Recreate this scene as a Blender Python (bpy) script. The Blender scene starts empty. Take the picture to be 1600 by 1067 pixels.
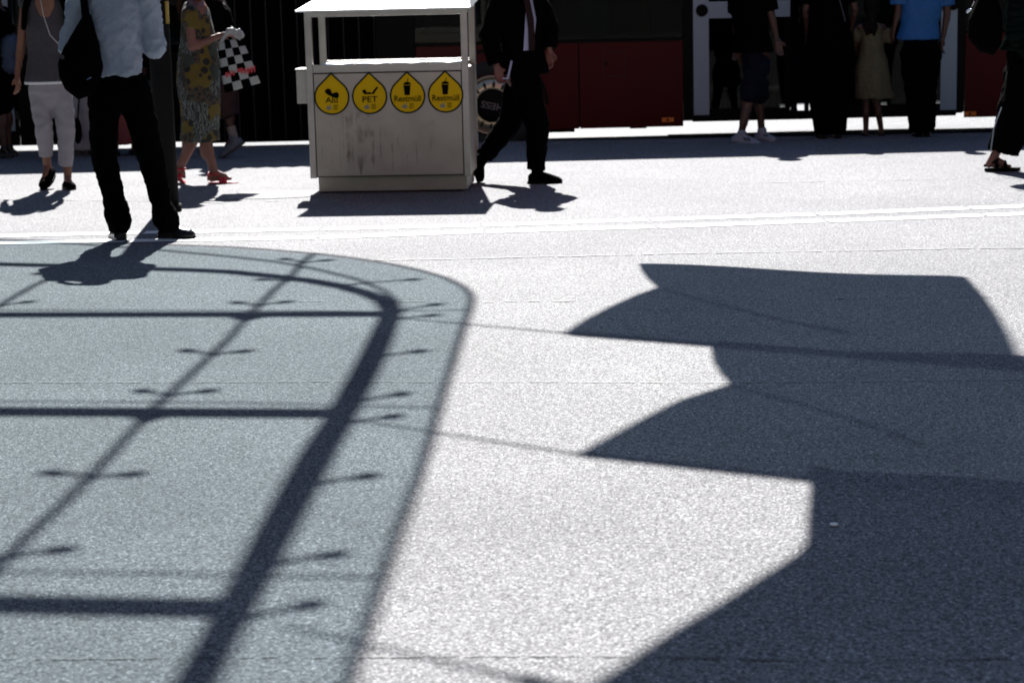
import bpy, bmesh, math, random
from mathutils import Vector, Matrix, noise
random.seed(7)
scene = bpy.context.scene
R = math.radians

# ------------------------------------------------------------------ camera
CH, FPX, PITCH, ROLL = 1.7, 3300.0, math.atan(583.5/3300.0), 0.024
cam_data = bpy.data.cameras.new('camera')
cam = bpy.data.objects.new('camera', cam_data)
scene.collection.objects.link(cam)
cam.location = (0, 0, CH)
CAMROT = Matrix.Rotation(math.pi/2 - PITCH, 3, 'X') @ Matrix.Rotation(-ROLL, 3, 'Z')
cam.rotation_euler = CAMROT.to_euler()
cam_data.sensor_width = 36.0
cam_data.lens = FPX*36.0/1600.0
cam_data.clip_end = 1000
cam_data.dof.use_dof = True
cam_data.dof.focus_distance = 9.3
cam_data.dof.aperture_fstop = 5.0
scene.camera = cam

def ray(px, py):
    return CAMROT @ Vector(((px-800)/FPX, -(py-533.5)/FPX, -1.0))
def G(px, py, z=0.0):                       # point of the photograph -> point on level z
    d = ray(px, py); t = (z-CH)/d.z
    return Vector((d.x*t, d.y*t, z))
def V(px, py, Y):                           # point of the photograph -> point at distance Y
    d = ray(px, py); t = Y/d.y
    return Vector((d.x*t, Y, CH+d.z*t))

# ------------------------------------------------------------------ sky and sun
SX, SY = -0.07, 1.08                        # per metre of height, towards the sun
sunv = Vector((SX, SY, 1.0)).normalized()
world = bpy.data.worlds.new("World"); scene.world = world; world.use_nodes = True
wn = world.node_tree.nodes; wl = world.node_tree.links
sky = wn.new('ShaderNodeTexSky'); sky.sky_type = 'NISHITA'; sky.sun_disc = False; sky.ozone_density = 3.5; sky.air_density = 1.0; sky.dust_density = 0.3
sky.sun_elevation = math.asin(sunv.z); sky.sun_rotation = math.atan2(sunv.x, sunv.y)
wl.new(sky.outputs[0], wn['Background'].inputs[0]); wn['Background'].inputs[1].default_value = 0.05
sd = bpy.data.lights.new('sun', 'SUN'); sd.energy = 5.0; sd.angle = R(0.62); sd.color = (1, 0.98, 0.96)
sun = bpy.data.objects.new('sun', sd); scene.collection.objects.link(sun)
sun.rotation_euler = sunv.to_track_quat('Z', 'Y').to_euler()
scene.view_settings.view_transform = 'Standard'; scene.view_settings.look = 'None'
scene.view_settings.exposure = 1.54; scene.view_settings.gamma = 1.0
scene.cycles.transparent_max_bounces = 24
scene.cycles.max_bounces = 8

# ------------------------------------------------------------------ materials
def mat(name, col, rough=0.6, metal=0.0, spec=0.5, noise_amt=0.0, nscale=8.0, bump=0.0, bscale=60.0, coat=0.0, stretch=None, sheen=0.0):
    m = bpy.data.materials.new(name); m.use_nodes = True
    nt = m.node_tree; b = nt.nodes['Principled BSDF']
    b.inputs['Base Color'].default_value = (*col, 1); b.inputs['Roughness'].default_value = rough
    b.inputs['Metallic'].default_value = metal; b.inputs['Specular IOR Level'].default_value = spec
    b.inputs['Coat Weight'].default_value = coat
    if sheen: b.inputs['Sheen Weight'].default_value = sheen
    tc = nt.nodes.new('ShaderNodeTexCoord'); mp = nt.nodes.new('ShaderNodeMapping')
    nt.links.new(tc.outputs['Object'], mp.inputs[0])
    if stretch: mp.inputs['Scale'].default_value = stretch
    if noise_amt:
        n = nt.nodes.new('ShaderNodeTexNoise'); n.inputs['Scale'].default_value = nscale; n.inputs['Detail'].default_value = 6
        nt.links.new(mp.outputs[0], n.inputs[0])
        r = nt.nodes.new('ShaderNodeValToRGB')
        r.color_ramp.elements[0].position = 0.3; r.color_ramp.elements[1].position = 0.7
        r.color_ramp.elements[0].color = (*[c*(1-noise_amt) for c in col], 1)
        r.color_ramp.elements[1].color = (*[min(1, c*(1+noise_amt)) for c in col], 1)
        nt.links.new(n.outputs[0], r.inputs[0]); nt.links.new(r.outputs[0], b.inputs['Base Color'])
    if bump:
        n2 = nt.nodes.new('ShaderNodeTexNoise'); n2.inputs['Scale'].default_value = bscale; n2.inputs['Detail'].default_value = 4
        nt.links.new(mp.outputs[0], n2.inputs[0])
        bp = nt.nodes.new('ShaderNodeBump'); bp.inputs['Strength'].default_value = bump; bp.inputs['Distance'].default_value = 0.01
        nt.links.new(n2.outputs[0], bp.inputs['Height']); nt.links.new(bp.outputs[0], b.inputs['Normal'])
    return m

def asphalt_mat(name, base, tone=(1, 1, 1)):
    m = bpy.data.materials.new(name); m.use_nodes = True
    nt = m.node_tree; N = nt.nodes.new; L = nt.links.new
    b = nt.nodes['Principled BSDF']
    tc = N('ShaderNodeTexCoord')
    v = N('ShaderNodeTexVoronoi'); v.inputs['Scale'].default_value = 150; L(tc.outputs['Object'], v.inputs['Vector'])
    sep = N('ShaderNodeSeparateColor'); L(v.outputs['Color'], sep.inputs[0])
    r1 = N('ShaderNodeValToRGB'); cr = r1.color_ramp                    # every stone has its own grey
    cr.elements[0].position = 0.0; cr.elements[1].position = 1.0
    def c(k): return (*[base*k*t for t in tone], 1)
    cr.elements[0].color = c(0.3); cr.elements[1].color = c(2.3)
    e = cr.elements.new(0.45); e.color = c(0.95)
    e = cr.elements.new(0.88); e.color = c(1.3)
    L(sep.outputs[0], r1.inputs[0])
    # dark binder between the stones
    r2 = N('ShaderNodeValToRGB'); r2.color_ramp.elements[0].position = 0.35; r2.color_ramp.elements[1].position = 0.75
    r2.color_ramp.elements[0].color = (1, 1, 1, 1); r2.color_ramp.elements[1].color = (0.55, 0.55, 0.57, 1)
    L(v.outputs['Distance'], r2.inputs[0])
    mx = N('ShaderNodeMix'); mx.data_type = 'RGBA'; mx.blend_type = 'MULTIPLY'; mx.inputs[0].default_value = 1
    L(r1.outputs[0], mx.inputs[6]); L(r2.outputs[0], mx.inputs[7])
    # coarse mottling, wear and small clumps
    n1 = N('ShaderNodeTexNoise'); n1.inputs['Scale'].default_value = 0.9; n1.inputs['Detail'].default_value = 5; L(tc.outputs['Object'], n1.inputs[0])
    r3 = N('ShaderNodeValToRGB'); r3.color_ramp.elements[0].position = 0.3; r3.color_ramp.elements[1].position = 0.7
    r3.color_ramp.elements[0].color = (0.9, 0.9, 0.9, 1); r3.color_ramp.elements[1].color = (1.07, 1.07, 1.07, 1)
    L(n1.outputs[0], r3.inputs[0])
    mx2 = N('ShaderNodeMix'); mx2.data_type = 'RGBA'; mx2.blend_type = 'MULTIPLY'; mx2.inputs[0].default_value = 1
    L(mx.outputs[2], mx2.inputs[6]); L(r3.outputs[0], mx2.inputs[7])
    n2 = N('ShaderNodeTexNoise'); n2.inputs['Scale'].default_value = 62; n2.inputs['Detail'].default_value = 3; L(tc.outputs['Object'], n2.inputs[0])
    r4 = N('ShaderNodeValToRGB'); r4.color_ramp.elements[0].position = 0.28; r4.color_ramp.elements[1].position = 0.6
    r4.color_ramp.elements[0].color = (0.6, 0.6, 0.61, 1); r4.color_ramp.elements[1].color = (1.04, 1.04, 1.04, 1)
    L(n2.outputs[0], r4.inputs[0])
    mx3 = N('ShaderNodeMix'); mx3.data_type = 'RGBA'; mx3.blend_type = 'MULTIPLY'; mx3.inputs[0].default_value = 1
    L(mx2.outputs[2], mx3.inputs[6]); L(r4.outputs[0], mx3.inputs[7])
    # old gum, small stains and patched areas
    g = N('ShaderNodeTexVoronoi'); g.inputs['Scale'].default_value = 1.6; L(tc.outputs['Object'], g.inputs['Vector'])
    gr = N('ShaderNodeValToRGB'); gr.color_ramp.elements[0].position = 0.018; gr.color_ramp.elements[1].position = 0.03
    gr.color_ramp.elements[0].color = (0.72, 0.72, 0.72, 1); gr.color_ramp.elements[1].color = (1, 1, 1, 1); L(g.outputs['Distance'], gr.inputs[0])
    st_ = N('ShaderNodeTexNoise'); st_.inputs['Scale'].default_value = 0.33; st_.inputs['Detail'].default_value = 8; st_.inputs['Roughness'].default_value = 0.62; L(tc.outputs['Object'], st_.inputs[0])
    sr = N('ShaderNodeValToRGB'); sr.color_ramp.elements[0].position = 0.36; sr.color_ramp.elements[1].position = 0.56
    sr.color_ramp.elements[0].color = (0.84, 0.84, 0.85, 1); sr.color_ramp.elements[1].color = (1.02, 1.02, 1.02, 1); L(st_.outputs[0], sr.inputs[0])
    m4 = N('ShaderNodeMix'); m4.data_type = 'RGBA'; m4.blend_type = 'MULTIPLY'; m4.inputs[0].default_value = 1; L(mx3.outputs[2], m4.inputs[6]); L(gr.outputs[0], m4.inputs[7])
    m5 = N('ShaderNodeMix'); m5.data_type = 'RGBA'; m5.blend_type = 'MULTIPLY'; m5.inputs[0].default_value = 1; L(m4.outputs[2], m5.inputs[6]); L(sr.outputs[0], m5.inputs[7])
    L(m5.outputs[2], b.inputs['Base Color'])
    b.inputs['Roughness'].default_value = 0.75; b.inputs['Specular IOR Level'].default_value = 0.15
    bp = N('ShaderNodeBump'); bp.inputs['Strength'].default_value = 0.5; bp.inputs['Distance'].default_value = 0.004
    inv = N('ShaderNodeMath'); inv.operation = 'SUBTRACT'; inv.inputs[0].default_value = 1.0; L(v.outputs['Distance'], inv.inputs[1])
    L(inv.outputs[0], bp.inputs['Height']); L(bp.outputs[0], b.inputs['Normal'])
    return m

def glass_mat(name, tint, gloss=0.06, rough=0.02):
    m = bpy.data.materials.new(name); m.use_nodes = True
    nt = m.node_tree; N = nt.nodes.new; L = nt.links.new
    nt.nodes.remove(nt.nodes['Principled BSDF'])
    t = N('ShaderNodeBsdfTransparent'); t.inputs[0].default_value = (*tint, 1)
    g = N('ShaderNodeBsdfGlossy'); g.inputs['Roughness'].default_value = rough
    lw = N('ShaderNodeLayerWeight'); lw.inputs[0].default_value = 0.25
    mr = N('ShaderNodeMath'); mr.operation = 'POWER'; mr.inputs[1].default_value = 2.0; L(lw.outputs[1], mr.inputs[0])
    mr2 = N('ShaderNodeMath'); mr2.operation = 'MULTIPLY_ADD'; mr2.inputs[1].default_value = 0.7; mr2.inputs[2].default_value = gloss*0.5; L(mr.outputs[0], mr2.inputs[0])
    mx = N('ShaderNodeMixShader'); L(mr2.outputs[0], mx.inputs[0]); L(t.outputs[0], mx.inputs[1]); L(g.outputs[0], mx.inputs[2])
    L(mx.outputs[0], nt.nodes['Material Output'].inputs[0])
    return m

def cloth_thin_mat(name, col, trans):
    m = bpy.data.materials.new(name); m.use_nodes = True
    nt = m.node_tree; N = nt.nodes.new; L = nt.links.new
    nt.nodes.remove(nt.nodes['Principled BSDF'])
    d = N('ShaderNodeBsdfDiffuse'); d.inputs[0].default_value = (*col, 1)
    t = N('ShaderNodeBsdfTransparent'); t.inputs[0].default_value = (0.75, 0.88, 1, 1)
    mx = N('ShaderNodeMixShader'); mx.inputs[0].default_value = trans
    L(d.outputs[0], mx.inputs[1]); L(t.outputs[0], mx.inputs[2]); L(mx.outputs[0], nt.nodes['Material Output'].inputs[0])
    return m

M = {}
M['asphalt'] = asphalt_mat('asphalt', 0.24, (1.0, 0.995, 1.0))
M['road'] = asphalt_mat('road_asphalt', 0.27)
M['pale_slab'] = asphalt_mat('pale_paving', 0.33)
M['kerb'] = mat('kerb_stone', (0.3, 0.3, 0.29), 0.7, noise_amt=0.2, nscale=20)
M['seam'] = mat('seam_tar', (0.06, 0.06, 0.062), 0.7, noise_amt=0.5, nscale=30)
M['seam_light'] = mat('seam_pale', (0.13, 0.13, 0.13), 0.7, noise_amt=0.5, nscale=30)
M['paint'] = mat('white_paint', (0.8, 0.81, 0.8), 0.5, noise_amt=0.12, nscale=25)
M['steel'] = mat('brushed_steel', (0.38, 0.355, 0.30), 0.5, metal=0.15, noise_amt=0.1, nscale=5, bump=0.05, bscale=30)
M['steel_edge'] = mat('steel_edge', (0.42, 0.41, 0.37), 0.45, metal=0.3, noise_amt=0.1, nscale=9)
M['steel_top'] = mat('steel_top', (0.75, 0.75, 0.75), 0.3, metal=0.9)
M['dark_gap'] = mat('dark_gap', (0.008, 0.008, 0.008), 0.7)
M['grime'] = mat('grime', (0.09, 0.08, 0.07), 0.7)
M['black'] = mat('black_plastic', (0.002, 0.002, 0.002), 0.5, spec=0.08)
M['canopy_metal'] = mat('canopy_metal', (0.08, 0.09, 0.1), 0.4, metal=0.6)
M['canopy_glass'] = glass_mat('canopy_glass', (0.675, 0.73, 0.745))
M['flag'] = cloth_thin_mat('flag_cloth', (0.35, 0.05, 0.04), 0.20)
M['flag_dense'] = cloth_thin_mat('flag_cloth_dense', (0.1, 0.06, 0.05), 0.08)
M['yellow'] = mat('sticker_yellow', (0.62, 0.40, 0.0), 0.6, spec=0.15)
M['green_black'] = mat('sticker_edge', (0.002, 0.014, 0.011), 0.6, spec=0.1)
M['ink'] = mat('sticker_ink', (0.003, 0.003, 0.003), 0.7, spec=0.05)
M['pale_ink'] = mat('sticker_pale_ink', (0.2, 0.2, 0.13), 0.5)
M['white'] = mat('white_plastic', (0.75, 0.76, 0.78), 0.4)
M['bus_red'] = mat('bus_red', (0.06435, 0.000936, 0.002808), 0.35, spec=0.1)
M['bus_black'] = mat('bus_black', (0.002, 0.002, 0.002), 0.45, spec=0.08)
M['bellows'] = mat('bellows_rubber', (0.0015, 0.0015, 0.0015), 0.8, spec=0.04)
M['bellows_rib'] = mat('bellows_rib', (0.012, 0.012, 0.012), 0.6)
M['bus_glass'] = glass_mat('bus_glass', (0.32, 0.34, 0.33), gloss=0.02)
M['clear_glass'] = glass_mat('clear_glass', (0.9, 0.9, 0.88))
M['bar_grey'] = mat('door_bar_grey', (0.2808, 0.3276, 0.3744), 0.4)
M['orange'] = mat('reflector_orange', (0.75, 0.16, 0.0), 0.3)
M['rim'] = mat('wheel_rim', (0.5, 0.42, 0.3), 0.3, metal=0.7)
M['rubber'] = mat('tyre_rubber', (0.012, 0.012, 0.012), 0.8)
M['hub_text'] = mat('hub_lettering', (0.12, 0.1, 0.1), 0.5)
M['rail_yellow'] = mat('grab_rail_yellow', (0.3, 0.2, 0.01), 0.4)
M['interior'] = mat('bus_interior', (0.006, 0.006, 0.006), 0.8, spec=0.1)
M['facade'] = mat('facade_plaster', (0.3, 0.29, 0.22), 0.8, noise_amt=0.1, nscale=2)
M['facade_frame'] = mat('facade_frame', (0.08, 0.08, 0.08), 0.5)
M['blocker_wall'] = mat('blocker_wall', (0.07, 0.07, 0.07), 0.8)
M['shop_glass'] = mat('shop_glass', (0.02, 0.022, 0.024), 0.05, spec=0.6)
M['pole_metal'] = mat('pole_metal', (0.004, 0.004, 0.0045), 0.7, spec=0.12, noise_amt=0.2, nscale=6)
def skinm(n, c): return mat(n, c, 0.5, noise_amt=0.08, nscale=14, spec=0.4)
M['skin'] = skinm('skin_fair', (0.1989, 0.08619, 0.05304)); M['skin2'] = skinm('skin_pink', (0.1658, 0.07293, 0.05635))
M['skin3'] = skinm('skin_tanned', (0.06, 0.0252, 0.0168)); M['tattoo'] = mat('skin_tattooed', (0.07, 0.035, 0.025), 0.5, noise_amt=0.5, nscale=26)
M['cl_shirt'] = mat('shirt_white', (0.26, 0.31, 0.39), 0.75, bump=0.6, bscale=9)
M['cl_black'] = mat('cloth_black', (0.0016, 0.0016, 0.0018), 0.9, spec=0.015)
M['cl_navy'] = mat('cloth_navy', (0.004, 0.005, 0.012), 0.85, spec=0.1, noise_amt=0.5, nscale=10)
M['cl_grey'] = mat('top_grey', (0.0468, 0.04368, 0.04992), 0.85, noise_amt=0.15, nscale=50)
M['cl_white'] = mat('trousers_white', (0.2808, 0.2691, 0.2964), 0.8, bump=0.5, bscale=12)
M['cl_hem'] = mat('underlayer_white', (0.8, 0.8, 0.8), 0.7)
M['cl_blue'] = mat('shirt_blue', (0.00624, 0.0858, 0.2652), 0.7, noise_amt=0.08, nscale=12)
M['cl_coral'] = mat('cloth_coral', (0.1716, 0.0351, 0.0351), 0.8)
M['cl_dred'] = mat('cloth_dark_red', (0.02, 0.003, 0.003), 0.8)
M['cl_knit'] = mat('knit_dark_green', (0.0039, 0.00702, 0.00624), 0.9, spec=0.0, noise_amt=0.7, nscale=10, stretch=(1, 1, 9))
M['cl_cream'] = mat('dress_cream', (0.08112, 0.07176, 0.03744), 0.85, noise_amt=0.2, nscale=35, bump=0.5, bscale=60)
M['shirt_collar'] = mat('shirt_pale_blue', (0.3, 0.33, 0.5), 0.7)
M['tie'] = mat('tie_dark', (0.01, 0.002, 0.003), 0.7, spec=0.2)
M['denim'] = mat('backpack_blue', (0.035, 0.055, 0.1), 0.8, noise_amt=0.3, nscale=8)
M['shoe_black'] = mat('shoe_black', (0.004, 0.004, 0.005), 0.25, spec=0.3)
M['shoe_white'] = mat('shoe_white', (0.234, 0.2418, 0.2808), 0.5)
M['shoe_grey'] = mat('shoe_grey', (0.08, 0.095, 0.12), 0.6, noise_amt=0.25, nscale=30)
M['sandal_red'] = mat('sandal_red', (0.4, 0.015, 0.03), 0.5)
M['sock'] = mat('sock_white', (0.2, 0.16, 0.15), 0.8)
M['hair_brown'] = mat('hair_auburn', (0.12, 0.03, 0.01), 0.6, spec=0.2, noise_amt=0.5, nscale=20, stretch=(9, 9, 1))
M['hair_dark'] = mat('hair_dark', (0.004, 0.0025, 0.002), 0.7, spec=0.1, noise_amt=0.4, nscale=20, stretch=(9, 9, 1))
M['red_print'] = mat('red_print', (0.45, 0.03, 0.04), 0.5)
M['bag_white'] = mat('bag_white', (0.312, 0.3354, 0.3354), 0.4)
M['metal_bright'] = mat('bright_metal', (0.8, 0.85, 0.85), 0.15, metal=1)
M['eye'] = mat('eye_dark', (0.02, 0.02, 0.02), 0.2)

def dress_mat():
    m = bpy.data.materials.new('dress_patchwork'); m.use_nodes = True
    nt = m.node_tree; N = nt.nodes.new; L = nt.links.new
    b = nt.nodes['Principled BSDF']; b.inputs['Roughness'].default_value = 0.8
    tc = N('ShaderNodeTexCoord')
    v = N('ShaderNodeTexVoronoi'); v.inputs['Scale'].default_value = 9; L(tc.outputs['Object'], v.inputs['Vector'])
    sep = N('ShaderNodeSeparateColor'); L(v.outputs['Color'], sep.inputs[0])
    def ramp(src, stops, const=True):
        r = N('ShaderNodeValToRGB'); 
        if const: r.color_ramp.interpolation = 'CONSTANT'
        for i, (p, c) in enumerate(stops):
            e = r.color_ramp.elements[i] if i < 2 else r.color_ramp.elements.new(p)
            e.position = p; e.color = (*c, 1)
        L(src, r.inputs[0]); return r.outputs[0]
    def mix(f, a, c):
        x = N('ShaderNodeMix'); x.data_type = 'RGBA'; L(f, x.inputs[0]); L(a, x.inputs[6]); L(c, x.inputs[7]); return x.outputs[2]
    dots = N('ShaderNodeTexVoronoi'); dots.inputs['Scale'].default_value = 13; dots.inputs['Randomness'].default_value = 0.7; L(tc.outputs['Object'], dots.inputs['Vector'])
    ydots = ramp(dots.outputs['Distance'], [(0, (0.006, 0.006, 0.006)), (0.4, (0.10, 0.07, 0.003))])
    wave = N('ShaderNodeTexWave'); wave.inputs['Scale'].default_value = 15; wave.inputs['Distortion'].default_value = 9; wave.inputs['Detail Scale'].default_value = 2; L(tc.outputs['Object'], wave.inputs[0])
    zebra = ramp(wave.outputs[0], [(0, (0.008, 0.01, 0.01)), (0.55, (0.12, 0.135, 0.125))])
    small = N('ShaderNodeTexVoronoi'); small.inputs['Scale'].default_value = 30; L(tc.outputs['Object'], small.inputs['Vector'])
    speck = ramp(small.outputs['Distance'], [(0, (0.01, 0.01, 0.01)), (0.48, (0.05, 0.035, 0.02))])
    isz = ramp(sep.outputs[0], [(0, (0, 0, 0)), (0.72, (1, 1, 1))])
    isy = ramp(sep.outputs[0], [(0, (1, 1, 1)), (0.28, (0, 0, 0))])
    isg = ramp(sep.outputs[1], [(0, (0, 0, 0)), (0.7, (1, 1, 1))])
    grn = N('ShaderNodeRGB'); grn.outputs[0].default_value = (0.022, 0.03, 0.02, 1)
    o = mix(isg, speck, grn.outputs[0]); o = mix(isz, o, zebra); o = mix(isy, o, ydots)
    L(o, b.inputs['Base Color'])
    return m
M['dress'] = dress_mat()

# ------------------------------------------------------------------ helpers
COL = scene.collection
def link_mesh(name, me, m, parent=None):
    o = bpy.data.objects.new(name, me); COL.objects.link(o)
    if m is not None:
        ms = m if isinstance(m, (list, tuple)) else [m]
        for x in ms: me.materials.append(M[x] if isinstance(x, str) else x)
    if parent is not None:
        o.parent = parent; o.matrix_parent_inverse = parent.matrix_world.inverted()
    return o
def obj(name, bm, m, parent=None, smooth=False):
    bmesh.ops.recalc_face_normals(bm, faces=bm.faces)
    me = bpy.data.meshes.new(name); bm.to_mesh(me); bm.free()
    if smooth:
        for p in me.polygons: p.use_smooth = True
    return link_mesh(name, me, m, parent)
def tag(o, label=None, cat=None, group=None, kind=None):
    if label: o['label'] = label
    if cat: o['category'] = cat
    if group: o['group'] = group
    if kind: o['kind'] = kind
    return o
def thing(name, label, cat, loc=(0, 0, 0), group=None):
    o = bpy.data.objects.new(name, None); COL.objects.link(o); o.location = loc
    o.empty_display_size = 0.2
    o.matrix_world = Matrix.Translation(Vector(loc))
    return tag(o, label, cat, group)
def box(bm, lo, hi, bev=0.0, rot=None, piv=None):
    lo = Vector(lo); hi = Vector(hi)
    r = bmesh.ops.create_cube(bm, size=1.0)
    vs = r['verts']
    for v in vs:
        v.co = Vector(((lo.x+hi.x)/2 + v.co.x*(hi.x-lo.x), (lo.y+hi.y)/2 + v.co.y*(hi.y-lo.y), (lo.z+hi.z)/2 + v.co.z*(hi.z-lo.z)))
    if bev:
        es = list({e for v in vs for e in v.link_edges})
        bmesh.ops.bevel(bm, geom=es, offset=bev, segments=2, affect='EDGES', profile=0.6)
    return bm
def BM(): return bmesh.new()
def ring_surface(bm, rings, cap=True):
    vr = [[bm.verts.new(p) for p in r] for r in rings]
    n = len(vr[0])
    for a, b in zip(vr, vr[1:]):
        for i in range(n):
            bm.faces.new((a[i], a[(i+1) % n], b[(i+1) % n], b[i]))
    if cap:
        bm.faces.new(vr[0][::-1]); bm.faces.new(vr[-1])
    return vr
def frame(d):
    d = d.normalized(); a = Vector((0, 0, 1)) if abs(d.z) < 0.9 else Vector((1, 0, 0))
    u = d.cross(a).normalized(); return u, d.cross(u).normalized()
def tube(bm, pts, r, n=10, rs=None):
    pts = [Vector(p) for p in pts]; rings = []
    for i, p in enumerate(pts):
        d = (pts[min(i+1, len(pts)-1)] - pts[max(i-1, 0)])
        u, w = frame(d); rr = rs[i] if rs else r
        rings.append([p + u*math.cos(t)*rr + w*math.sin(t)*rr for t in [2*math.pi*k/n for k in range(n)]])
    ring_surface(bm, rings)
def caps(bm, p0, p1, r0, r1, flat0=False, flat1=False, n=14):
    """tapered limb with round or flat ends"""
    p0 = Vector(p0); p1 = Vector(p1); d = p1-p0; r0 *= random.uniform(.985, 1); r1 *= random.uniform(.985, 1)
    if d.length < 1e-5: d = Vector((0, 0, 1e-3))
    dn = d.normalized(); u, w = frame(d); rings = []
    prof = []
    if not flat0: prof += [(p0 - dn*r0*math.cos(a), r0*math.sin(a)) for a in (0.25, 0.6, 1.0, 1.35)]
    prof += [(p0, r0), (p0+d*0.33, r0+(r1-r0)*0.33), (p0+d*0.66, r0+(r1-r0)*0.66), (p1, r1)]
    if not flat1: prof += [(p1 + dn*r1*math.cos(a), r1*math.sin(a)) for a in (1.35, 1.0, 0.6, 0.25)]
    for c, rr in prof:
        rings.append([c + u*math.cos(t)*rr + w*math.sin(t)*rr for t in [2*math.pi*k/n for k in range(n)]])
    ring_surface(bm, rings)
def loft(bm, secs, lat, fw, n=22):
    """secs: (centre, half width, half depth)"""
    rings = []
    for c, a, b in secs:
        c = Vector(c)
        rings.append([c + lat*math.cos(t)*a + fw*math.sin(t)*b for t in [2*math.pi*k/n for k in range(n)]])
    ring_surface(bm, rings)
def ell(bm, c, rx, ry, rz, lat=Vector((1, 0, 0)), fw=Vector((0, 1, 0)), up=Vector((0, 0, 1))):
    r = bmesh.ops.create_uvsphere(bm, u_segments=16, v_segments=10, radius=1)
    for v in r['verts']:
        q = v.co.copy(); v.co = Vector(c) + lat*q.x*rx + fw*q.y*ry + up*q.z*rz
def organic(name, bm, m, parent, vox=0.012, smooth=2, amp=0.0, freq=8.0, zs=1.0):
    """join overlapping solids into one continuous skin, then add folds"""
    bmesh.ops.recalc_face_normals(bm, faces=bm.faces)
    me = bpy.data.meshes.new(name+'_src'); bm.to_mesh(me); bm.free()
    t = bpy.data.objects.new('tmp', me); COL.objects.link(t)
    md = t.modifiers.new('r', 'REMESH'); md.mode = 'VOXEL'; md.voxel_size = vox; md.use_smooth_shade = True
    if smooth:
        s = t.modifiers.new('s', 'SMOOTH'); s.factor = 0.5; s.iterations = smooth
    dg = bpy.context.evaluated_depsgraph_get(); dg.update()
    out = bpy.data.meshes.new_from_object(t.evaluated_get(dg))
    bpy.data.objects.remove(t); bpy.data.meshes.remove(me)
    out.name = name
    if amp:
        ns = [v.normal.copy() for v in out.vertices]
        off = Vector((random.random()*50, 0, 0))
        for v, nn in zip(out.vertices, ns):
            q = Vector((v.co.x*freq, v.co.y*freq, v.co.z*freq*zs)) + off
            w = noise.noise(q*1.3+Vector((9, 0, 0)))
            cr = 1-abs(noise.noise(Vector((q.x*1.6+w*1.5, q.y*1.6, q.z*2.6+w*2.5))))*5
            v.co = v.co + nn*(amp*noise.noise(q) + 0.4*amp*noise.noise(q*2.3) + (0.5 if 'shirt' in name else 0.25)*amp*max(0.0, cr))
    for p in out.polygons: p.use_smooth = True
    out.materials.clear()
    return link_mesh(name, out, m, parent)

# ------------------------------------------------------------------ ground
KERB_A = G(0, 237); KERB_B = G(1549, 208)
kd = (KERB_B-KERB_A).normalized(); kn = Vector((-kd.y, kd.x, 0))     # kn points away from the camera
ROADZ = -0.20
def kp(t, off, z): return KERB_A + kd*t + kn*off + Vector((0, 0, z))
bm = BM(); 
bm.faces.new([bm.verts.new(p) for p in (Vector((-60, -40, 0)), Vector((60, -40, 0)), kp(62, -0.30, 0), kp(-58, -0.30, 0))])
tag(obj('pavement', bm, 'asphalt'), kind='structure')
bm = BM(); vs = [kp(-58, -0.296, -0.6), kp(62, -0.296, -0.6), kp(62, 0, -0.6), kp(-58, 0, -0.6)]
lo = [bm.verts.new(p) for p in vs]; hi = [bm.verts.new(Vector((p.x, p.y, 0.003))) for p in vs]
bm.faces.new(hi); 
for i in range(4): bm.faces.new((lo[i], lo[(i+1) % 4], hi[(i+1) % 4], hi[i]))
tag(obj('kerb', bm, 'asphalt'), kind='structure')
bm = BM(); bm.faces.new([bm.verts.new(p) for p in (kp(-300, -0.1, ROADZ), kp(300, -0.1, ROADZ), kp(300, 500, ROADZ), kp(-300, 500, ROADZ))])
tag(obj('road', bm, 'road'), kind='structure')
bm = BM(); box(bm, (-60, 30.2, ROADZ-0.2), (60, 47.8, ROADZ+0.13), 0.0)
tag(obj('far_pavement', bm, 'road'), kind='structure')

def ground_strip(name, pts, w, m, z=0.004, jitter=0.0, step=0.12, gap=0.0, kind='structure'):
    bm = BM()
    for a, b in zip(pts, pts[1:]):
        d = b-a; L = d.length; n = max(1, int(L/step)); dn = d.normalized(); s = Vector((-dn.y, dn.x, 0)); prev = None
        for i in range(n+1):
            c = a + d*(i/n); j = noise.noise(c*1.7)*jitter*2.5 + random.uniform(-jitter, jitter)
            ww = w*(random.uniform(0.35, 1.5) if jitter else 1)/2
            q = (bm.verts.new(c + s*(j+ww) + Vector((0, 0, z))), bm.verts.new(c + s*(j-ww) + Vector((0, 0, z))))
            if prev and random.random() >= gap: bm.faces.new((prev[0], prev[1], q[1], q[0]))
            prev = q
    return tag(obj(name, bm, m), kind=kind)
ground_strip('pavement_joint', [G(-60, 1031), G(560, 1027), G(900, 1024), G(1330, 1034), G(1700, 1028)], 0.007, 'seam', jitter=0.004, step=0.02, gap=0.2)
ground_strip('pavement_joint', [G(-40, 599), G(500, 597), G(820, 597), G(1130, 599), G(1700, 593)], 0.009, 'seam_light', jitter=0.005, step=0.02, gap=0.12)
ground_strip('pavement_joint', [G(430, 472), G(735, 472), G(1100, 470), G(1700, 462)], 0.015, 'seam_light', jitter=0.01, step=0.06, gap=0.6)
ground_strip('pavement_joint', [G(585, 408), G(800, 403), G(1100, 396), G(1700, 386)], 0.022, 'seam_light', jitter=0.012, step=0.03, gap=0.1)
ground_strip('pavement_joint', [G(1150, 287), G(1700, 276)], 0.02, 'seam_light', jitter=0.01, step=0.1, gap=0.4)
ground_strip('pavement_joint', [G(-100, 312), G(240, 314), G(350, 318), G(480, 312)], 0.03, 'seam_light', jitter=0.02, step=0.1, gap=0.3)
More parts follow.
